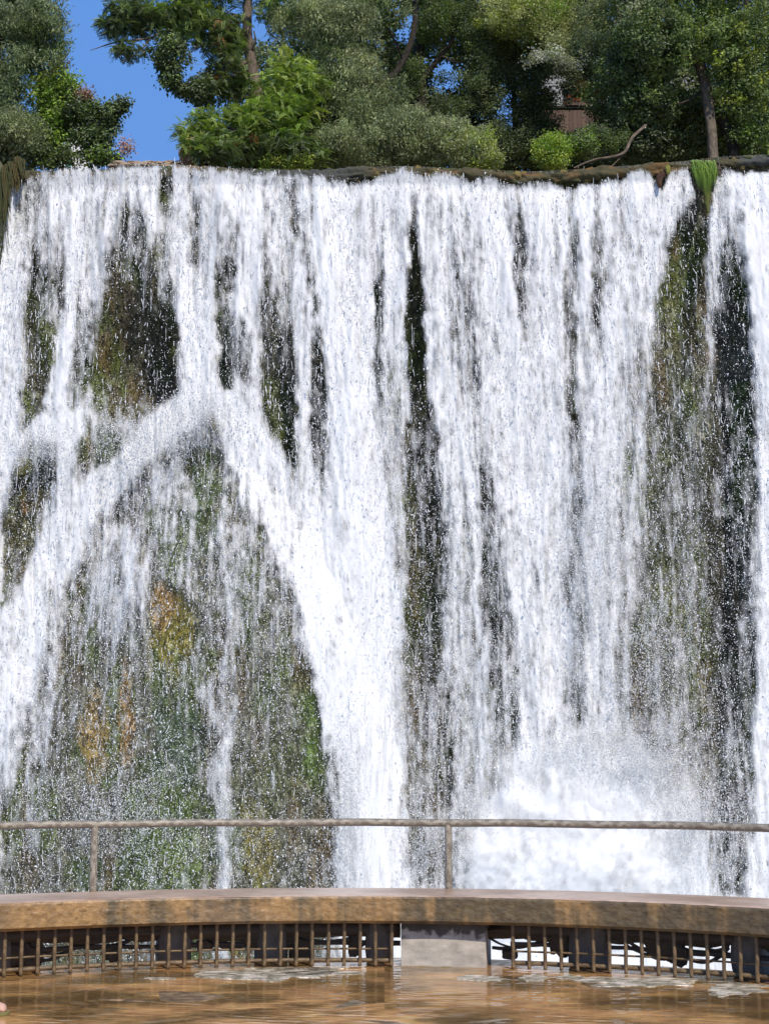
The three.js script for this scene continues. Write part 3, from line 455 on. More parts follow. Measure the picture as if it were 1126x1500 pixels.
// dark trees with sky showing between their trunks
tree('dark_tree', 'dark forked tree with gaps of blue sky between its limbs', [640, 230, 49], [[[612, 240, 49, .28], [616, 150, 49, .24], [612, 80, 49, .2], [628, 10, 49, .16], [640, -80, 49, .1]], [[616, 120, 49, .12], [645, 82, 48.8, .09], [662, 60, 48.6, .07], [668, 10, 48.6, .05]], [[645, 82, 48.8, .05], [672, 92, 48.4, .03], [700, 80, 48.2, .015]]], barkDark,
  [[650, 30, 42, 34, 48.6, 1, 150, 'small', 'dark', 'mid', .4, .44], [700, 60, 40, 50, 48.6, 1, 170, 'small', 'dark', 'mid', .35, .4], [628, 60, 16, 30, 48.6, .6, 40, 'small', 'mid', 'dark', .5, .45], [600, 110, 26, 36, 48.4, .8, 70, 'small', 'mid', 'dark', .5, .4], [640, 168, 50, 26, 48, 1, 130, 'small', 'dark', 'night', .4, .3], [704, 130, 30, 50, 48.4, 1, 130, 'small', 'dark', 'grey', .3, .38], [640, -50, 90, 50, 49, 1.6, 240, 'small', 'dark', 'mid', .4, .42], [668, 115, 30, 14, 48.4, .4, 16, 'small', 'dark', 'mid', .3, .4]]);
tree('slender_tree', 'slender dark tree beside the brown house, thin leaves against the sky', [752, 240, 50], [[[754, 250, 50, .13], [754, 180, 50, .1], [752, 110, 50, .08], [756, 30, 50, .05], [758, -40, 50, .03]], [[753, 150, 50, .03], [735, 130, 49.8, .02], [722, 120, 49.7, .01]]], barkDark,
  [[740, 110, 30, 24, 49.6, .7, 60, 'small', 'dark', 'grey', .4, .42], [775, 138, 34, 34, 49.4, .9, 120, 'small', 'night', 'dark', .5, .34], [728, 190, 18, 20, 49.6, .6, 40, 'small', 'dark', 'grey', .4, .38], [775, 178, 24, 30, 49.4, .6, 90, 'small', 'night', 'dark', .5, .3], [800, 215, 40, 24, 49.4, .6, 110, 'small', 'night', 'dark', .5, .2], [800, 140, 18, 12, 49.2, .4, 14, 'small', 'dark', 'mid', .5, .3], [850, 128, 46, 14, 49.2, .5, 60, 'small', 'dark', 'mid', .5, .3], [876, 160, 18, 34, 49.2, .5, 50, 'small', 'dark', 'mid', .4, .2], [812, 165, 26, 30, 49.2, .5, 12, 'small', 'dark', 'mid', .4, .2], [800, 188, 26, 14, 49.2, .5, 26, 'small', 'mid', 'dark', .4, .2], [750, 215, 60, 30, 48.6, .9, 150, 'small', 'night', 'dark', .3, .15], [750, 160, 24, 20, 49.6, .4, 12, 'small', 'dark', 'grey', .4, .4], [735, 50, 40, 40, 49.6, 1, 120, 'small', 'dark', 'mid', .4, .38]]);
tree('poplar_tree', 'pale-leaved poplar catching the sun in front of the brown house', [880, 240, 48], [[[905, 250, 48.6, .16], [900, 150, 48.4, .13], [870, 60, 48, .1], [850, -40, 48, .07]], [[890, 120, 48.3, .06], [850, 80, 47.6, .04], [810, 70, 47.3, .015]], [[880, 90, 48.1, .05], [905, 40, 48, .03], [912, -20, 48, .02]]], barkDark,
  [[740, 20, 44, 34, 47.6, 1, 170, 'small', 'pale', 'lime', .3, .4], [800, 22, 50, 40, 47.4, 1, 220, 'small', 'pale', 'bright', .35, .4], [850, 60, 46, 36, 47, .9, 190, 'small', 'silver', 'pale', .4, .4], [810, 100, 50, 26, 46.8, .8, 46, 'small', 'white', 'silver', .5, .5], [850, 100, 40, 28, 47.2, .8, 120, 'small', 'silver', 'dark', .4, .42], [880, 30, 40, 40, 47.4, .9, 140, 'small', 'silver', 'mid', .4, .42], [900, 90, 26, 24, 47, .6, 60, 'small', 'white', 'dark', .5, .45], [840, 60, 80, 60, 49, 1, 180, 'small', 'night', 'dark', .4, .3], [820, -50, 110, 50, 48, 1.6, 300, 'small', 'pale', 'mid', .4, .42], [870, 132, 26, 10, 47, .4, 24, 'small', 'rust', 'mid', .5, .35]]);
// big dark tree on the right
tree('alder_tree', 'big dark tree with two trunks, one pale and spotted, rising from the rim', [1042, 228, 45], [[[1044, 232, 45, .16], [1041, 190, 45, .16], [1036, 155, 45, .17], [1026, 100, 45, .19], [1000, 50, 45.2, .17], [965, 0, 45.4, .14], [930, -60, 45.4, .1]]], barkPale,
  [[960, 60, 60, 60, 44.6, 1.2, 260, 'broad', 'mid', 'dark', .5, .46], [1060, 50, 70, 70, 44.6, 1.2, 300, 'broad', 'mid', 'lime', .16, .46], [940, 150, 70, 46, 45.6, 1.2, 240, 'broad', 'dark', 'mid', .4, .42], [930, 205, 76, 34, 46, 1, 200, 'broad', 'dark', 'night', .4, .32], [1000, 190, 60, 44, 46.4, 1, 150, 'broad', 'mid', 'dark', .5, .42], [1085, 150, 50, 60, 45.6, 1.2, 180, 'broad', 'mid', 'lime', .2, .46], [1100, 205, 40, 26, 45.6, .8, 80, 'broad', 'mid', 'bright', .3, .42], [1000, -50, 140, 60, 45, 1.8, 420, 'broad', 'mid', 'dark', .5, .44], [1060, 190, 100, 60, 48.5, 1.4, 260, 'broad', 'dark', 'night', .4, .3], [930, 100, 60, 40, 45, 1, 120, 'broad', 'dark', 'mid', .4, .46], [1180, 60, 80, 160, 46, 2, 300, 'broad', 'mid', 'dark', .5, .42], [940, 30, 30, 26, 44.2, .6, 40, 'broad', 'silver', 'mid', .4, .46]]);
{
  const t = scene.children.find(o => o.name === 'alder_tree');
  trunkOf(t, [[[1075, 236, 45.6, .2], [1068, 200, 45.5, .18], [1050, 165, 45.3, .17], [1034, 130, 45.2, .16], [1026, 96, 45.1, .15]], [[1026, 100, 45, .12], [1030, 40, 44.9, .1], [1018, -40, 44.8, .07]], [[1020, 90, 45, .05], [990, 76, 44.7, .035], [950, 84, 44.4, .015]], [[1034, 130, 45.1, .04], [1000, 150, 44.8, .03], [960, 156, 44.6, .012]]], barkDark, 'second_trunk');
  trunkOf(t, [[[1098, 236, 47, .15], [1094, 160, 47, .13], [1090, 60, 47, .1], [1096, -40, 47, .07]]], barkDark, 'rear_trunk');
}
tree('small_bush', 'small round sunlit bush at the rim next to the bare fallen branch', [808, 246, 43.4], [[[810, 250, 43.4, .03], [812, 225, 43.4, .02], [806, 205, 43.4, .01]]], barkDark,
  [[806, 220, 24, 20, 43.3, .5, 90, 'small', 'lime', 'bright', .5, .3], [840, 212, 30, 18, 43.8, .5, 60, 'small', 'mid', 'bright', .3, .36], [880, 205, 40, 20, 44.4, .5, 70, 'small', 'dark', 'mid', .4, .34], [812, 238, 20, 8, 43.2, .3, 30, 'small', 'lime', 'mid', .4, .2]]);
// far wood behind, so that only true gaps show the sky
tag(inst('far_wood', LEAF.broad[0], leafMat, (() => {
  const l = [], gaps = [[592, 42, 15, 28], [655, 112, 24, 24], [745, 150, 18, 44], [806, 116, 12, 9]];
  for (const [x0, x1, y0, y1, n] of [[-120, 70, -60, 250, 500], [335, 470, 60, 250, 420], [440, 620, -60, 250, 1200], [620, 800, -60, 250, 1300], [780, 1240, -60, 250, 2600], [430, 1240, 200, 250, 700]])
    for (let k = 0; k < n; k++) {
      const px = rr(x0, x1), py = rr(y0, y1), p = P(px, py, rr(50, 54)), s = rr(.9, 1.5), v = rr(.6, 1.3), h = HUE[['dark', 'mid', 'night', 'grey'][Math.floor(rnd() * 4)]];
      if (gaps.some(([a, b, c, d]) => ((px - a) / c) ** 2 + ((py - b) / d) ** 2 < rr(.6, 1.6)) || (px > 785 && px < 885 && py > 110 && py < 200)) continue;
      l.push([p.x, p.y, p.z, s, s, s, rr(-.4, .4), rr(0, 6.3), rr(-.4, .4), col(h[0] * v, h[1] * v, h[2] * v)]);
    }
  return l;
})()), 'dark mass of woodland closing the view behind the trees', 'wood', null, 'stuff');
// bare fallen branch
{
  const p0 = P(840, 247, 42.6), b = thing('fallen_branch', 'bare pale branch lying across the dark hollow by the rim', 'branch', [p0.x, p0.y, p0.z]);
  mesh('stem', tube([[840, 246, 42.6, .025], [870, 234, 42.7, .035], [900, 229, 42.8, .04], [915, 222, 43, .045], [925, 202, 43.3, .05], [945, 184, 43.8, .05]].map(a => [P(a[0], a[1], a[2]).sub(p0), a[3]]), 7, .3), barkTwig, b);
  mesh('twig', tube([[914, 223, 43, .025], [903, 236, 42.9, .02], [893, 246, 42.8, .012]].map(a => [P(a[0], a[1], a[2]).sub(p0), a[3]]), 6, .3, 4), barkTwig, b);
}
// stone ledge, boulder, stump by the gap of sky
const stoneMat = new THREE.MeshStandardMaterial({ vertexColors: true, roughness: .9 });
function rockGeo(sx, sy, sz, sd, base, rough = .35, det = 3) {
  const g = new THREE.IcosahedronGeometry(1, det), p = g.attributes.position, c = [];
  for (let i = 0; i < p.count; i++) { const x = p.getX(i), y = p.getY(i), z = p.getZ(i), q = Math.pow(Math.abs(x) ** 4 + Math.abs(y) ** 4 + Math.abs(z) ** 4, -.25), n = 1 + (fbm(x * 1.7 + sd, y * 1.7 + sd, z * 1.7 + 9, 4) - .5) * rough * 2, v = .55 + .9 * fbm(x * 5 + sd, y * 5, z * 5 + 3.3, 3); p.setXYZ(i, x * q * n * sx, y * q * n * sy, z * q * n * sz); c.push(base[0] * v, base[1] * v, base[2] * v); }
  g.setAttribute('color', new THREE.Float32BufferAttribute(c, 3)); g.computeVertexNormals(); return g;
}
{
  const o = P(215, 243, 41.6), w0 = thing('stone_wall', 'low sunlit wall of flat tan stones under the gap of sky', 'wall', [o.x, o.y - .12, o.z]);
  for (let row = 0; row < 2; row++) for (let i = 0, px = 160 + row * 6; px < 266; i++) {
    const w = rr(9, 24), a = P(px, 244 - row * 5, 41.6), b = P(Math.min(px + w, 270), 244 - row * 5, 41.6), hw = (b.x - a.x) / 2, m = mesh('stone', rockGeo(hw * 1.04, rr(.05, .075), rr(.16, .24), i * 2.3 + row * 7.7, [.36, .27, .18], .3, 3), stoneMat, w0); px += w;
    m.position.set((a.x + b.x) / 2 - o.x, (a.y + b.y) / 2 - o.y + .1, rr(-.04, .04) - row * .05); m.rotation.z = rr(-.06, .06);
  }
  const r = P(277, 224, 41.9), bo = mesh('boulder', rockGeo(.25, .36, .3, 5.1, [.36, .23, .14], .6, 5), stoneMat); bo.position.copy(r); tag(bo, 'rough tan boulder between the stone wall and the tree stump', 'boulder');
  const s0 = P(312, 246, 42.4), st = thing('tree_stump', 'dark cut tree stump standing beside the tan boulder', 'stump', [s0.x, s0.y, s0.z]);
  mesh('stump', tube([[312, 250, 42.4, .46], [311, 238, 42.4, .4], [310, 220, 42.4, .38]].map(a => [P(a[0], a[1], a[2]).sub(s0), a[3]]), 14, .2), barkDark, st);
}
// mossy outcrop on the far left with hanging moss
{
  const c = P(-24, 330, 40), g = rockGeo(.72, 1.45, .8, 3.3, [.09, .09, .04], .4, 5), t = thing('mossy_outcrop', 'dark mossy rock outcrop with hanging moss at the end of the rim', 'rock', [c.x, c.y, c.z]);
  mesh('rock', g, stoneMat, t);
  const mossMats = [[.085, .065, .02], [.06, .06, .018], [.05, .06, .02]].map(k => new THREE.MeshStandardMaterial({ color: col(...k), roughness: 1 }));
  [[26, 228, 290, .07], [14, 236, 300, .08], [6, 245, 372, .09], [20, 234, 280, .06], [33, 232, 262, .05], [0, 250, 350, .1], [10, 240, 330, .08], [-8, 250, 340, .1]].forEach(([px, y0, y1, r], q) => {
    const gs = []; for (let k = 0; k < 26; k++) { const a = P(px + gauss() * 5, y0 + rr(0, 8), 39.3 + rr(-.1, .2)), b = P(px + gauss() * 5, lerp(y0, y1, rr(.45, 1)), 39.25 + rr(-.1, .25)); const m = a.clone().lerp(b, .5).add(new THREE.Vector3(gauss() * .04, 0, gauss() * .04)); gs.push(tube([[a.sub(c), .02], [m.sub(c), .016], [b.sub(c), .005]], 5, .6, k)); }
    mesh('hanging_moss', mergeGeometries(gs), mossMats[q % 3 === 0 ? 0 : 1 + q % 2], t).userData.kind = 'stuff';
  });
}
// bright grass tuft and a scrap of driftwood on the rim
{
  const o = P(1028, 244, 39.85), t = thing('grass_tuft', 'bright green grass tuft hanging over the rim of the falls', 'grass', [o.x, o.y, o.z]);
  const gm = new THREE.MeshPhysicalMaterial({ color: col(.24, .37, .045), roughness: 1, transmission: .35, thickness: 0, side: THREE.DoubleSide }), pos = [], idx = [];
  for (let k = 0; k < 560; k++) {
    const a = P(rr(1010, 1046), rr(236, 254), 39.82 - rr(0, .15)).sub(o), fall = rr(.25, 1) * (1 - Math.abs(a.x) * 1.2) * .95, dx = gauss() * .07 + a.x * -.15 + .05, w = rr(.008, .015), b = pos.length / 3, out = rr(.06, .22);
    for (let i = 0; i <= 4; i++) { const s = i / 4, x = a.x + dx * s, y = a.y + .16 * s - (fall + .12) * s * s, z = a.z + out * Math.sin(s * 1.8); pos.push(x - w * (1 - s), y, z, x + w * (1 - s), y, z + .004); }
    for (let i = 0; i < 4; i++) idx.push(b + i * 2, b + i * 2 + 1, b + i * 2 + 2, b + i * 2 + 2, b + i * 2 + 1, b + i * 2 + 3);
  }
  mesh('grass_blades', geoFrom(pos, idx), gm, t).userData.kind = 'stuff';
  mesh('moss_root', tube([[1022, 246, 40, .2], [1030, 262, 39.85, .17], [1034, 285, 39.75, .1], [1036, 312, 39.7, .03]].map(a => [P(a[0], a[1], a[2]).sub(o), a[3]]), 9, .4), new THREE.MeshStandardMaterial({ color: col(.09, .1, .02), roughness: 1 }), t);
  const d0 = P(968, 262, 39.55), d = thing('driftwood', 'stubby brown piece of driftwood caught on the rim left of the grass tuft', 'driftwood', [d0.x, d0.y, d0.z]);
  mesh('log', tube([[966, 274, 39.45, .05], [965, 264, 39.5, .1], [972, 252, 39.6, .08], [977, 243, 39.75, .05]].map(a => [P(a[0], a[1], a[2]).sub(d0), a[3]]), 8, .4), bark(.16, .075, .035), d);
  mesh('moss_cap', rockGeo(.07, .12, .08, 2.2, [.2, .18, .03], .4, 2), stoneMat, d).position.copy(P(977, 248, 39.5).sub(d0));
  const n0 = P(1052, 246, 39.7), nest = thing('twig_tangle', 'tangle of thin brown twigs on the rim right of the grass tuft', 'twigs', [n0.x, n0.y, n0.z]);
  for (let k = 0; k < 16; k++) { const a = P(rr(1036, 1056), rr(232, 256), 39.72).sub(n0), b = P(rr(1044, 1072), rr(244, 266), 39.66).sub(n0); mesh('twig', tube([[a, .012], [a.clone().lerp(b, .5).add(new THREE.Vector3(gauss() * .05, .05, gauss() * .04)), .011], [b, .005]], 5, .2, k), barkBrown, nest); }
}
// houses behind the trees
const plaster = new THREE.MeshStandardMaterial({ color: col(.36, .36, .35), roughness: .9 }), plank = [[.36, .24, .19], [.33, .22, .17], [.39, .27, .21], [.3, .2, .16]].map(c => new THREE.MeshStandardMaterial({ color: col(...c), roughness: .85, map: barkTex })), tileMat = new THREE.MeshStandardMaterial({ color: col(.3, .11, .05), roughness: .9 }), darkGlass = new THREE.MeshStandardMaterial({ color: col(.02, .025, .03), roughness: .08 });
const boxAt = (name, x, y, z, w, h, d, mat, parent) => { const m = mesh(name, new THREE.BoxGeometry(w, h, d), mat, parent); m.position.set(x, y, z); return m; };
{
  const o = P(850, 195, 60), hs = thing('brown_house', 'house with a brown plank balcony and orange flowers half hidden by the trees', 'house', [o.x, o.y - 3, o.z]);
  const H = py => P(850, py, 60).y - (o.y - 3), X = px => P(px, 160, 60).x - o.x, y1 = H(161), y0 = H(196);
  boxAt('wall', 1.9, H(60) / 2 - .5, -2.2, 7, H(60) + 1, 4, plaster, hs);
  for (let i = 0; i < 22; i++) boxAt('plank', X(788) + .09 + i * .182, (y0 + y1) / 2 - .3, .1 + (i % 2) * .006, .176, y1 - y0 + .6, .05, plank[i % 4], hs);
  boxAt('balcony_rail', X(788) + 2, y1 + .05, .12, 4.1, .09, .16, barkDark, hs);
  boxAt('balcony_floor', X(788) + 2, y0 - .66, -.4, 4, .14, 1.1, plaster, hs);
  const wn = boxAt('window', X(845), H(146), -.18, 1.1, .9, .06, barkDark, hs); boxAt('pane', -.26, 0, .035, .45, .76, .02, darkGlass, wn); boxAt('pane', .26, 0, .035, .45, .76, .02, darkGlass, wn);
  const fb = boxAt('flower_box', X(846), y1 + .2, .15, 1, .2, .22, plank[3], hs);
  const fl = []; for (let k = 0; k < 40; k++) fl.push([rr(-.5, .5), rr(.08, .36), rr(-.12, .2), .45, .45, .45, rr(-1, 1), rr(0, 6), rr(-1, 1), rnd() < .7 ? col(.6, .16, .02) : col(.05, .08, .02)]);
  inst('flowers', LEAF.small[0], leafMat, fl, fb);
  const rf = mesh('roof', new THREE.CylinderGeometry(.1, 4.6, 2, 4, 1), tileMat, hs); rf.rotation.y = Math.PI / 4; rf.position.set(1.9, H(60) + 1, -2.2);
  const o2 = P(112, 245, 56), h2 = thing('white_hut', 'white plastered hut glimpsed through the leafy bush', 'hut', [o2.x, o2.y - 2, o2.z]);
  boxAt('wall', 0, 1.6, -.8, .95, 3.2, 1.6, new THREE.MeshStandardMaterial({ color: col(.75, .76, .78), roughness: .8 }), h2);
  boxAt('door', -.3, 2.3, .02, .22, .6, .05, new THREE.MeshStandardMaterial({ color: col(.05, .25, .27), roughness: .5 }), h2);
  const r2 = mesh('roof', new THREE.CylinderGeometry(.05, .85, .5, 4, 1), tileMat, h2); r2.rotation.y = Math.PI / 4; r2.position.set(0, 3.45, -.8);
}

// ---------------------------------------------------------------- viewing terrace in front
const CX = -.34, CZ = -6.52, RF = 5.42, RB = 6.14, TOP = .55, BOT = .34;
const arc = (r, a, y) => new THREE.Vector3(CX + r * Math.sin(a), y, CZ - r * Math.cos(a));
const A0 = -1.25, A1 = 1.25;
// floor block with the rounded outer edge
{
  const s = new THREE.Shape(), n = 48; s.moveTo(-9, -6); for (let i = 0; i <= n; i++) { const p = arc(RB - .05, lerp(A0, A1, i / n), 0); if (i === 0) s.lineTo(-9, -p.z); s.lineTo(p.x, -p.z); if (i === n) s.lineTo(9, -p.z); } s.lineTo(9, -6); s.closePath();
  const g = new THREE.ExtrudeGeometry(s, { depth: 5.8, bevelEnabled: false }); g.rotateX(-Math.PI / 2); g.translate(0, -5.81, 0);
  const tr = mesh('terrace', g, new THREE.MeshStandardMaterial({ color: col(.42, .27, .15), roughness: .6 })); tag(tr, 'wet muddy stone terrace in front of the railing', 'terrace', null, 'structure');
  const stoneTex = tex(512, 512, (i, j) => { const a = fbm(i * .03, j * .03, 4.1, 5), b = fbm(i * .16, j * .16, 8.1, 3), v = clamp(.22 + .75 * a + .35 * (b - .5)); return [v, v * lerp(.93, 1.0, b), v * lerp(.82, .98, a)]; });
  // crazy paving: grown from scattered seeds, each stone its own slab
  const seeds = []; for (let k = 0, t = 0; k < 240 && t < 9000; t++) { const x = rr(-4.6, 4.6), z = rr(-12.3, -7.2); if (Math.hypot(x - CX, z - CZ) > RF + .62) continue; if (seeds.every(q => Math.hypot(q[0] - x, q[1] - z) > .4)) { seeds.push([x, z]); k++; } }
  const stoneMats = [[.26, .19, .11], [.3, .21, .12], [.23, .19, .12], [.36, .24, .13], [.24, .21, .14], [.36, .26, .15]].map(c => new THREE.MeshStandardMaterial({ color: col(c[0] * 2.3, c[1] * 2.1, c[2] * 1.9), map: stoneTex, bumpMap: stoneTex, bumpScale: .006, roughness: .42 }));
  seeds.forEach(([x, z], i) => {
    let poly = [[x - .5, z - .5], [x + .5, z - .5], [x + .5, z + .5], [x - .5, z + .5]];
    seeds.forEach(([a, b], j) => { if (j === i || Math.hypot(a - x, b - z) > 1.4) return; const mx = (a + x) / 2, mz = (b + z) / 2, nx = x - a, nz = z - b, L = Math.hypot(nx, nz), o = []; const f = q => ((q[0] - mx) * nx + (q[1] - mz) * nz) / L - .016; poly.forEach((q, k) => { const r = poly[(k + 1) % poly.length], d0 = f(q), d1 = f(r); if (d0 >= 0) o.push(q); if (d0 * d1 < 0) { const t = d0 / (d0 - d1); o.push([lerp(q[0], r[0], t), lerp(q[1], r[1], t)]); } }); poly = o; });
    if (poly.length < 3) return;
    poly = poly.map(q => { const d = Math.hypot(q[0] - CX, q[1] - CZ), m = RF + .66; return d > m ? [CX + (q[0] - CX) * m / d, CZ + (q[1] - CZ) * m / d] : q; });
    const sh = new THREE.Shape(), nP = poly.length; poly.forEach((q, k) => { const r = poly[(k + 1) % nP], mx = (q[0] + r[0]) / 2 - x, mz = (q[1] + r[1]) / 2 - z; if (!k) sh.moveTo(mx, -mz); const q2 = poly[(k + 1) % nP], r2 = poly[(k + 2) % nP]; sh.quadraticCurveTo(q2[0] - x, -(q2[1] - z), (q2[0] + r2[0]) / 2 - x, -((q2[1] + r2[1]) / 2 - z)); });
    const sg = new THREE.ExtrudeGeometry(sh, { depth: .014, bevelEnabled: true, bevelThickness: .004, bevelSize: .006, bevelSegments: 1, curveSegments: 2 }); sg.rotateX(-Math.PI / 2);
    const m = mesh('flagstone', sg, stoneMats[Math.floor(rnd() * 6)], tr); m.position.set(x, -.0165 + (rnd() < .3 ? rr(.001, .006) : rr(-.003, .001)), z); m.rotation.set(rr(-.014, .014), 0, rr(-.014, .014));
  });
  // pale worn stones along the foot of the grating
  const pale = new THREE.MeshStandardMaterial({ color: col(1.5, 1.38, 1.16), map: stoneTex, roughness: .3 });
  for (const [px, py, hw, hh] of [[395, 1426, 112, 9], [450, 1423, 46, 7], [705, 1434, 30, 5], [782, 1433, 18, 5], [835, 1432, 16, 4], [938, 1438, 80, 7], [1076, 1448, 42, 10], [1122, 1443, 14, 3], [236, 1434, 20, 1.6]]) {
    const sh = new THREE.Shape(), at = (x, y) => { const a = x - PW / 2, b = PH / 2 - y, up = b * CS + F * SN, fw = F * CS - b * SN, Z = (.006 - EYE) / (up / fw); return [a / fw * Z, -Z]; }, c = at(px, py);
    for (let k = 0; k < 56; k++) { const th = k / 56 * 6.283, q = 1 + (fbm(Math.cos(th) * 2.4 + px, Math.sin(th) * 2.4 + 7, px * .37, 3) - .5) * 1.5, p = at(px + Math.cos(th) * hw * q, py + Math.sin(th) * hh * q); const d = Math.hypot(p[0] - CX, p[1] - CZ), m = RF + .05 , f = d > m ? m / d : 1; const X = CX + (p[0] - CX) * f - c[0], Zz = CZ + (p[1] - CZ) * f - c[1]; k ? sh.lineTo(X, -Zz) : sh.moveTo(X, -Zz); }
    const sg = new THREE.ExtrudeGeometry(sh, { depth: .012, bevelEnabled: true, bevelThickness: .003, bevelSize: .004, bevelSegments: 1 }); sg.rotateX(-Math.PI / 2);
    const m = mesh('pale_flagstone', sg, pale, tr); m.position.set(c[0], -.004, c[1]);
  }
}
// muddy film of running water over the paving
{
  const rip = tex(1024, 1024, (i, j) => { const u = i / 1024 * 2 * Math.PI, v = j / 1024 * 2 * Math.PI; let s = 0; for (let k = 1; k <= 26; k++) { const a = 1 + (k * 7) % 9, b = 3 + (k * 11) % 23, ph = k * 1.7; s += Math.sin(a * u * (k & 1 ? 1 : -1) + b * v + ph + 1.3 * Math.sin((k % 3 + 1) * u + k)) / Math.sqrt(b); } const q = .5 + s * .075; return [q, q, q]; }, false);
  const mudT = tex(512, 512, (i, j) => { const x = i / 512 * 9, y = j / 512 * 15, n = fbm(x, y, 2.3, 5), m = fbm(x * 3, y * 2, 7.3, 3), v = lerp(.6, 1.12, sst(.3, .7, n)) * (.8 + .4 * m); return [.86 * v, .66 * v * lerp(.95, 1.04, m), .41 * v * lerp(.8, 1.15, n)]; });
  rip.repeat.set(.5, .5); mudT.repeat.set(.23, .23);
  const s = new THREE.Shape(), n = 48; for (let i = 0; i <= n; i++) { const p = arc(RF + .64, lerp(-1.15, 1.15, i / n), 0); i ? s.lineTo(p.x, -p.z) : s.moveTo(p.x, -p.z); } s.lineTo(5, -3); s.lineTo(-6, -3); s.closePath();
  const g = new THREE.ShapeGeometry(s); g.rotateX(-Math.PI / 2); const p = g.attributes.position, uv = []; for (let i = 0; i < p.count; i++) uv.push(p.getX(i), p.getZ(i)); g.setAttribute('uv', new THREE.Float32BufferAttribute(uv, 2));
  const m = mesh('water_film', g, new THREE.MeshPhysicalMaterial({ map: mudT, bumpMap: rip, bumpScale: .01, roughness: .1, transmission: .42, thickness: 0, ior: 1.33 })); m.position.y = .0065;
  tag(m, 'thin muddy water running over the terrace paving', 'water', null, 'structure');
}
// curved coping slab
const conc = (() => {   // one tile: 8 m along, 1.6 m round the profile
  const w = 2048, h = 512;
  const c = tex(w, h, (i, j) => {
    const x = i / w * 8, y = j / h * 1.6, run = fbm(x * 9, y * .9, 1.2, 4), blot = fbm(x * 2.2, y * 2.6, 5.7, 4), fi = fbm(x * 26, y * 26, 2.1, 4), pit = sst(.7, .78, fbm(x * 45, y * 45, 9.1, 2));
    const d = sst(.42, .62, run * .5 + blot * .5 + lerp(-.12, .09, sst(1.2, 4.6, x) * sst(8, 7, x))), g = sst(.55, .7, fbm(x * 1.1 + 7, y * 1.2, 3.1, 3)), a = [.6, .47, .3], b = [.34, .3, .22], k = [.45, .38, .3], v = (.78 + .44 * fi) * (1 - .15 * pit);
    return [0, 1, 2].map(q => lerp(lerp(a[q], b[q], d * .85), k[q], g * .5) * v);
  });
  const b = tex(512, 512, (i, j) => { const v = fbm(i * .09, j * .09, 3.1, 5); return [v, v, v]; }, false); b.repeat.set(4, 1.3);
  const t = tex(1024, 256, (i, j) => { const x = i / 128, y = j / 160, n = fbm(x * 2.3, y * 3, 6.2, 5), f = fbm(x * 20, y * 20, 1.2, 3), v = .82 + .22 * f, d = sst(.4, .7, n); return [lerp(.82, .68, d) * v, lerp(.69, .54, d) * v, lerp(.58, .43, d) * v]; });
  return { c, b, t };
})();
{
  const n = 160, prof = [], pos = [], idx = [], uv = [], r = .022;
  // profile (radius, height): from the lower front edge round the top to the lower back edge
  prof.push([RB, BOT], [RF + r, BOT], [RF, BOT + r], [RF, TOP - r], [RF + .006, TOP - .008], [RF + r, TOP], [RB - r, TOP], [RB, TOP - r], [RB, BOT]);
  let ac = [0]; for (let k = 1; k < prof.length; k++) ac.push(ac[k - 1] + Math.hypot(prof[k][0] - prof[k - 1][0], prof[k][1] - prof[k - 1][1]));
  const gs = [];
  for (let k = 0; k < prof.length - 1; k++) {
    const P0 = [], I0 = [], U0 = [], sub = k === 5 || k === 2 ? 6 : 1;
    for (let i = 0; i <= n; i++) for (let q = 0; q <= sub; q++) { const t = q / sub, R = lerp(prof[k][0], prof[k + 1][0], t), y = lerp(prof[k][1], prof[k + 1][1], t), a = lerp(A0, A1, i / n), e = k === 2 || k === 3 ? (fbm(a * 60, y * 22, 3.3, 3) - .5) * .012 : k === 4 ? (fbm(a * 90, 1.1, 3.3, 3) - .5) * .014 : 0, v = arc(R + (k < 4 ? e : 0), a, y + (k === 3 || k === 4 ? e * (k === 4 ? 1 - t : t) * .6 : 0)); P0.push(v.x, v.y, v.z); U0.push(a * RF / 8 + .44, (ac[k] + (ac[k + 1] - ac[k]) * t) / 1.6 + .02); }
    for (let i = 0; i < n; i++) for (let q = 0; q < sub; q++) { const a = i * (sub + 1) + q, b = a + sub + 1; I0.push(a, a + 1, b, b, a + 1, b + 1); }
    gs.push(geoFrom(P0, I0, { uv: U0 }));
  }
  const t = thing('coping_slab', 'long curved concrete coping slab, tan and wet, carrying the railing', 'slab', [0, 0, 0]);
  const front = mergeGeometries(gs.slice(0, 4).concat(gs.slice(6))), top = mergeGeometries(gs.slice(4, 6));
  mesh('slab_body', front, new THREE.MeshStandardMaterial({ map: conc.c, bumpMap: conc.b, bumpScale: .01, roughness: .5 }), t);
  mesh('slab_top', top, new THREE.MeshStandardMaterial({ map: conc.t, bumpMap: conc.b, bumpScale: .001, roughness: .3 }), t);
}
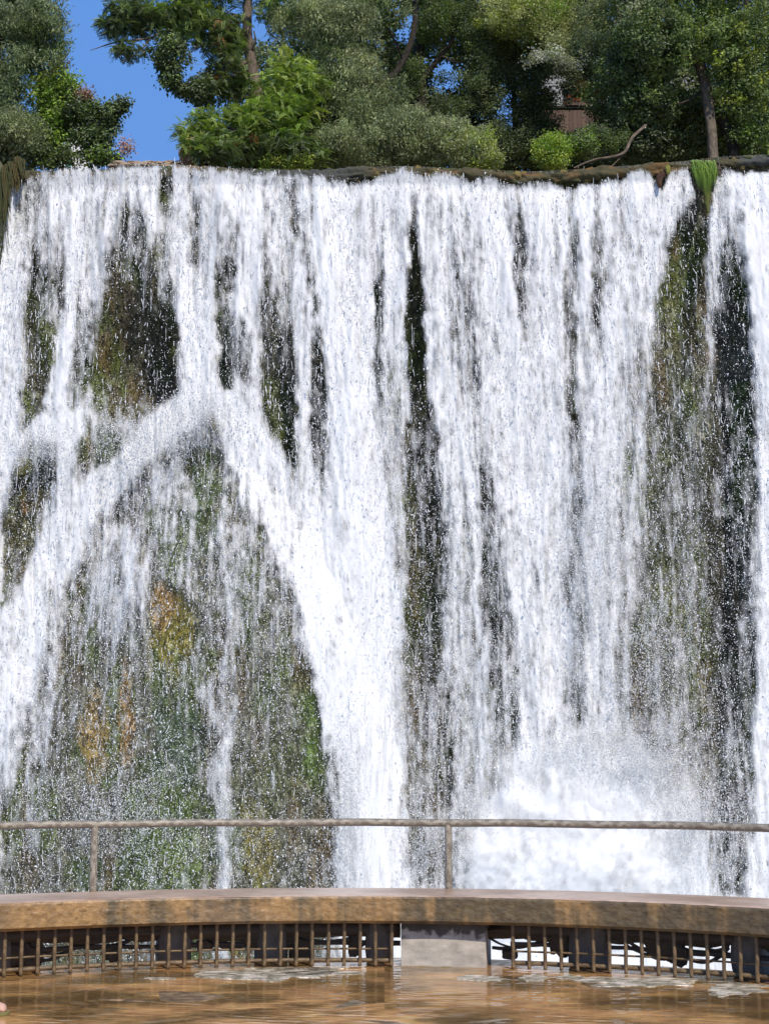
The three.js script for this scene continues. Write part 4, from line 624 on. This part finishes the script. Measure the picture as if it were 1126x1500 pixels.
// pier
const rust = tex(128, 256, (i, j) => { const n = fbm(i * .06, j * .05, 2.2, 4), m = fbm(i * .3, j * .3, 5.1, 2), d = sst(.3, .65, n); return [lerp(.46, .62, d) * (.75 + .5 * m), lerp(.42, .58, d) * (.75 + .5 * m), lerp(.36, .51, d) * (.75 + .5 * m)]; });
rust.repeat.set(6, 2.2);
const ironMat = new THREE.MeshStandardMaterial({ map: rust, roughness: .5, bumpMap: rust, bumpScale: .004 }), barMat = new THREE.MeshStandardMaterial({ map: rust, color: col(.55, .43, .29), roughness: .55, bumpMap: rust, bumpScale: .003 });
const pierTex = tex(256, 256, (i, j) => { const n = fbm(i * .03, j * .03, 1.4, 5), m = fbm(i * .4, j * .4, 3.3, 2), e = fbm(i * .06, j * .03, 7.4, 4), moss = sst(.1, .0, j / 256 - (n - .5) * .12), slabShade = sst(.7, .86, j / 256 + (e - .5) * .5) * .85, v = (.46 + .3 * n + .12 * m) * (1 - .62 * slabShade); return [lerp(v * 1.03, .27, moss), lerp(v * .98, .24, moss), lerp(v * .9, .1, moss)]; });  // top band: slab's shadow deepened in the colour, with a ragged damp edge
function pier(a, w) {
  const c = arc(RF + .13, a, 0), t = new THREE.Group(), g = new THREE.BoxGeometry(w, BOT + .02, .5, 8, 4, 4), p = g.attributes.position;
  for (let i = 0; i < p.count; i++) { p.setX(i, p.getX(i) + (fbm(p.getY(i) * 7, p.getZ(i) * 5, i * .01, 2) - .5) * .01); }
  g.computeVertexNormals(); g.translate(0, (BOT - .02) / 2, -.25);
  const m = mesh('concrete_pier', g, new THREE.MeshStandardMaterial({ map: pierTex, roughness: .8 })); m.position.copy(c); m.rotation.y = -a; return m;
}
const aP = Math.asin((.45 - CX) / (RF + .1));
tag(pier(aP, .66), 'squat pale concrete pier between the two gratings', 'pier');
// gratings on both sides of the pier
const halfP = .37 / RF, step = .1215 / RF;
function grating(a0, a1, label) {
  const mid = arc(RF + .12, (a0 + a1) / 2, 0), t = thing('grating', label, 'grating', [mid.x, 0, mid.z], 'iron gratings under the slab');
  const rad = RF + .12, n = Math.round((a1 - a0) / step), bar = tube([[new THREE.Vector3(0, .012, 0), .015], [new THREE.Vector3(.001, .1, 0), .0145], [new THREE.Vector3(0, .2, .001), .015], [new THREE.Vector3(0, .34, 0), .015]], 8, .1);
  for (let i = 0; i <= n; i++) { const a = lerp(a0, a1, i / n), p = arc(rad - .02, a, 0), m = mesh('bar', bar, barMat, t); m.position.copy(p.sub(mid)); m.rotation.set(rr(-.02, .02), a * 3, rr(-.012, .012)); }
  for (const [y, r, dr, nm] of [[.05, .017, .016, 'bottom_rail'], [.135, .008, .03, 'middle_rail']]) mesh(nm, tube(Array.from({ length: 14 }, (_, i) => [arc(rad + dr, lerp(a0, a1, i / 13), y).sub(mid), r]), 8, .12), barMat, t);
}
grating(-.95, aP - halfP - .004, 'rusty iron grating of upright bars left of the pale pier');
grating(aP + halfP + .03, 1.0, 'rusty iron grating of upright bars right of the pale pier');
// railing: posts and handrail
{
  const t = thing('railing', 'weathered steel handrail on round posts above the coping slab', 'railing', arc(RB - .03, .14, TOP).toArray()), o = t.position;
  mesh('handrail', tube(Array.from({ length: 40 }, (_, i) => [arc(RB - .03, lerp(-1.1, 1.15, i / 39), 1.075 + .006 * Math.sin(i * 1.7) * .4).sub(o), .031]), 12, .015), ironMat, t);
  const pg = tube([[new THREE.Vector3(0, -.01, 0), .031], [new THREE.Vector3(0, .25, 0), .03], [new THREE.Vector3(0, .52, 0), .03]], 12, .06);
  for (const k of [-2, -1, 0, 1]) { const a = .1417 + k * .472, m = mesh('post', pg, ironMat, t); m.position.copy(arc(RB - .03, a, TOP).sub(o)); m.rotation.y = a * 5; }
}
// dark wet things under the slab behind the gratings: brackets, a beam, drooping cables, trapped roots
{
  const ORD = ['first', 'second', 'third', 'fourth', 'fifth', 'sixth', 'seventh', 'eighth', 'ninth', 'tenth', 'eleventh', 'twelfth'], rank = (all, px) => { const L = px < 648, l = all.filter(q => (q < 648) === L).sort((a, b) => L ? b - a : a - b); return `${ORD[l.indexOf(px)]} to the ${L ? 'left' : 'right'} of the pale pier`; };
  const wet = new THREE.MeshStandardMaterial({ color: col(.1, .08, .06), roughness: .6 }), aOf = px => Math.asin(clamp(((px - PW / 2) / 2275 * 12.3 - CX) / (RF + .45), -1, 1));
  const SUP = [[-30, 40], [232, 282], [372, 420], [536, 574], [828, 884], [1040, 1084]];
  for (const [p0, p1] of SUP) { const a = aOf((p0 + p1) / 2), w = (p1 - p0) / 189, m = mesh('support_block', rockGeo(w / 2 * 1.05, BOT / 2 + .03, .16, p0, [.2, .18, .15], .12, 3), stoneMat); m.position.copy(arc(RF + .5, a, BOT / 2 - .02)); m.rotation.y = -a; tag(m, `black wet support block behind the grating, ${rank(SUP.map(q => q[0]), p0)}`, 'support', 'support blocks under the slab'); }
  for (const [a0, a1, y, r, nm, lb] of [[-.95, .08, .15, .018, 'pipe', 'thin dark pipe running behind the left grating'], [.23, 1.0, .15, .018, 'pipe', 'thin dark pipe running behind the right grating'], [-.95, .08, .26, .05, 'beam', 'dark ragged beam under the slab behind the left grating'], [.23, 1.0, .27, .05, 'beam', 'dark ragged beam under the slab behind the right grating']])
    tag(mesh(nm, tube(Array.from({ length: 16 }, (_, i) => [arc(RF + .42, lerp(a0, a1, i / 15), y + (noise(i * .9, y * 9) - .5) * .03), r * (.8 + .5 * noise(i, 3.3))]), 9, .35), wet), lb, nm);
  let q = 0;
  const ROOTS = [[40, 120, .18, .17, .13], [60, 110, .2, .12, .06], [120, 200, .17, .2, .05], [300, 360, .24, .14, .1], [312, 372, .16, .2, .08], [440, 520, .2, .2, .05], [510, 540, .14, .2, .08], [715, 800, .2, .22, .1], [720, 830, .12, .26, .05], [740, 820, .25, .2, .04], [905, 960, .2, .11, .04], [900, 985, .25, .12, .07], [980, 1040, .13, .2, .1], [1088, 1140, .22, .2, .12], [1002, 1040, .24, .22, .07]];
  for (const [p0, p1, y0, y1, sag] of ROOTS) {
    const pts = []; for (let i = 0; i <= 6; i++) { const s = i / 6; pts.push([arc(RF + .4 + .06 * noise(q, 2.2), aOf(lerp(p0, p1, s)), lerp(y0, y1, s) - sag * 4 * s * (1 - s) * .8), .009 + .006 * noise(q, s * 4)]); }
    tag(mesh('drooping_root', tube(pts, 6, .5, q++), wet), `black root drooping behind the grating, ${rank(ROOTS.map(e => e[0]), p0)}`, 'root', 'roots trapped under the slab');
  }
  const CL = [[60, .1, .1, .12], [440, .09, .09, .1], [455, .24, .16, .05], [210, .25, .2, .06], [745, .075, .06, .04], [700, .17, .05, .16], [960, .2, .14, .1], [975, .12, .08, .07], [1000, .26, .1, .05], [900, .24, .12, .05], [345, .23, .2, .06], [100, .26, .3, .06], [780, .24, .2, .045], [1110, .22, .14, .05], [150, .23, .22, .05], [492, .245, .2, .05], [735, .24, .16, .05], [815, .19, .08, .12], [935, .25, .24, .05], [20, .14, .2, .14], [170, .1, .05, .06], [395, .2, .2, .1], [300, .14, .06, .04], [520, .14, .05, .1]];
  for (const [px, y, w, h] of CL) { const m = mesh('root_clump', rockGeo(w, h, .06, px * .3, [.11, .085, .055], .55, 3), stoneMat); m.position.copy(arc(RF + .44, aOf(px), y)); m.rotation.y = -aOf(px); tag(m, `black clump of wet leaves behind the grating, ${rank(CL.map(e => e[0]), px)}`, 'debris', 'debris trapped under the slab'); }
}
// ---------------------------------------------------------------- person standing at the left, only the toes reach into view
{
  const tip = new THREE.Vector3(-2.375, 0, -9.83), t = thing('person', 'person in sandals, standing at the edge of the wet terrace, toes pointing along the railing', 'person', [tip.x - .14, .012, tip.z]);
  const skin = new THREE.MeshStandardMaterial({ color: col(.55, .32, .23), roughness: .55 }), cloth = new THREE.MeshStandardMaterial({ color: col(.25, .3, .36), roughness: .95 }), shorts = new THREE.MeshStandardMaterial({ color: col(.2, .17, .11), roughness: .95 }), hairM = new THREE.MeshStandardMaterial({ color: col(.03, .02, .015), roughness: .7 }), soleM = new THREE.MeshStandardMaterial({ color: col(.2, .17, .05), roughness: .7 });
  // facing +x; near foot's toes at x = .14. Bones: [a, b, ra, rb]
  const caps = (bones, c, half, res, k) => {
    const mc = new MarchingCubes(res, new THREE.MeshBasicMaterial(), false, false, 400000); mc.isolation = 0; const f = mc.field;
    for (let z = 0; z < res; z++) for (let y = 0; y < res; y++) for (let x = 0; x < res; x++) {
      const px = c[0] + (x - res / 2) / (res / 2) * half, py = c[1] + (y - res / 2) / (res / 2) * half, pz = c[2] + (z - res / 2) / (res / 2) * half; let d = 9;
      for (const [a, b, ra, rb] of bones) { const bx = b[0] - a[0], by = b[1] - a[1], bz = b[2] - a[2], qx = px - a[0], qy = py - a[1], qz = pz - a[2], h = clamp((qx * bx + qy * by + qz * bz) / (bx * bx + by * by + bz * bz + 1e-9)), e = Math.hypot(qx - bx * h, qy - by * h, qz - bz * h) - lerp(ra, rb, h); const m = Math.max(k - Math.abs(d - e), 0) / k; d = Math.min(d, e) - m * m * k * .25; }
      f[x + y * res + z * res * res] = -d;
    }
    mc.update(); const n = mc.count, g = new THREE.BufferGeometry(), p = mc.positionArray.slice(0, n * 3); for (let i = 0; i < n; i++) { p[i * 3] = c[0] + p[i * 3] * half; p[i * 3 + 1] = c[1] + p[i * 3 + 1] * half; p[i * 3 + 2] = c[2] + p[i * 3 + 2] * half; }
    g.setAttribute('position', new THREE.BufferAttribute(p, 3)); g.setAttribute('normal', new THREE.BufferAttribute(mc.normalArray.slice(0, n * 3), 3)); return g;
  };
  const foot = (x, z, s) => { const b = [[[x - .2, .05, z], [x - .1, .06, z], .036, .036], [[x - .1, .055, z], [x - .03, .035, z], .034, .03], [[x - .05, .034, z + .025 * s], [x - .03, .034, z - .03 * s], .022, .022]]; [[.024, 0, .0145], [.004, .005, .011], [-.013, -.003, .0105], [-.028, -.014, .01], [-.042, -.028, .0095]].forEach(([dz, dx, r]) => b.push([[x - .045 + dx * .5, .032, z + dz * s * .8], [x - .014 + dx, .026, z + dz * s], r, r * .95])); b.push([[x - .19, .06, z], [x - .19, .14, z], .036, .036]); return b; };
  const nz = 0, fz = -.2, B = -.42, L = (z, x) => [[[x - .19, .09, z], [lerp(x - .19, B, .3), .3, z], .038, .056], [[lerp(x - .19, B, .3), .3, z], [lerp(x - .17, B, .55), .5, z], .056, .05], [[lerp(x - .17, B, .55), .5, z], [B, .9, z * .8 - .02], .056, .085]];
  const body = [...L(nz, .14), ...L(fz, -.3), [[B, .92, -.04], [B, .92, -.16], .11, .11], [[B, .95, -.1], [B, 1.2, -.1], .12, .12], [[B, 1.36, .02], [B, 1.36, -.22], .08, .08], [[B, 1.2, -.1], [B, 1.35, -.1], .13, .11], [[B, 1.42, -.1], [B + .02, 1.52, -.1], .055, .05], [[B + .03, 1.62, -.1], [B + .05, 1.68, -.1], .085, .1], [[B + .07, 1.56, -.1], [B + .08, 1.6, -.1], .05, .06], [[B + .15, 1.62, -.1], [B + .135, 1.65, -.1], .012, .01],
    [[B, 1.38, .06], [B - .03, 1.1, .1], .05, .042], [[B - .03, 1.1, .1], [B + .05, .88, .1], .04, .028], [[B + .05, .87, .1], [B + .07, .78, .1], .03, .02], [[B, 1.38, -.26], [B - .03, 1.1, -.3], .05, .042], [[B - .03, 1.1, -.3], [B + .05, .88, -.3], .04, .028], [[B + .05, .87, -.3], [B + .07, .78, -.3], .03, .02]];
  const g = mergeGeometries([caps(body, [B + .1, .93, -.1], .95, 84, .04), caps(foot(.14, nz, 1), [.03, .07, nz], .17, 76, .008), caps(foot(-.3, fz, -1), [-.41, .07, fz], .17, 60, .008)]); mesh('body', g, skin, t);
  mesh('shirt', caps([[[B, .98, -.1], [B, 1.2, -.1], .15, .14], [[B, 1.2, -.1], [B, 1.34, -.1], .145, .13], [[B, 1.37, .03], [B, 1.37, -.23], .095, .095], [[B, 1.38, .06], [B - .02, 1.2, .09], .068, .066], [[B, 1.38, -.26], [B - .02, 1.2, -.29], .068, .066]], [B, 1.2, -.1], .5, 60, .04), cloth, t);
  mesh('shorts', caps([[[B, .93, -.04], [B, .93, -.16], .135, .135], [[B, .9, -.02], [B + .13, .56, .0], .1, .085], [[B, .9, -.18], [B - .03, .56, -.2], .1, .085]], [B, .78, -.1], .4, 54, .04), shorts, t);
  mesh('hair', caps([[[B, 1.66, -.1], [B + .03, 1.72, -.1], .1, .09], [[B - .01, 1.58, -.1], [B, 1.66, -.1], .07, .09]], [B + .01, 1.66, -.1], .22, 40, .03), hairM, t);
  for (const [x, z] of [[.14, nz], [-.3, fz]]) {
    const s = new THREE.Shape(); s.moveTo(-.25, -.03); s.quadraticCurveTo(-.1, -.04, -.02, -.05); s.quadraticCurveTo(.022, -.03, .016, .02); s.quadraticCurveTo(0, .05, -.06, .046); s.lineTo(-.25, .034); s.quadraticCurveTo(-.275, 0, -.25, -.03);
    const sg = new THREE.ExtrudeGeometry(s, { depth: .016, bevelEnabled: true, bevelThickness: .003, bevelSize: .003, bevelSegments: 2 }); sg.rotateX(-Math.PI / 2); const sd = mesh('sandal', sg, soleM, t); sd.position.set(x, -.003, z);
    const st = new THREE.TorusGeometry(.045, .007, 6, 20, Math.PI); st.scale(1, .8, 1); const m = mesh('strap', st, soleM, sd); m.rotation.y = Math.PI / 2; m.position.set(-.075, .025, 0);
  }
}


renderer.render(scene, camera);
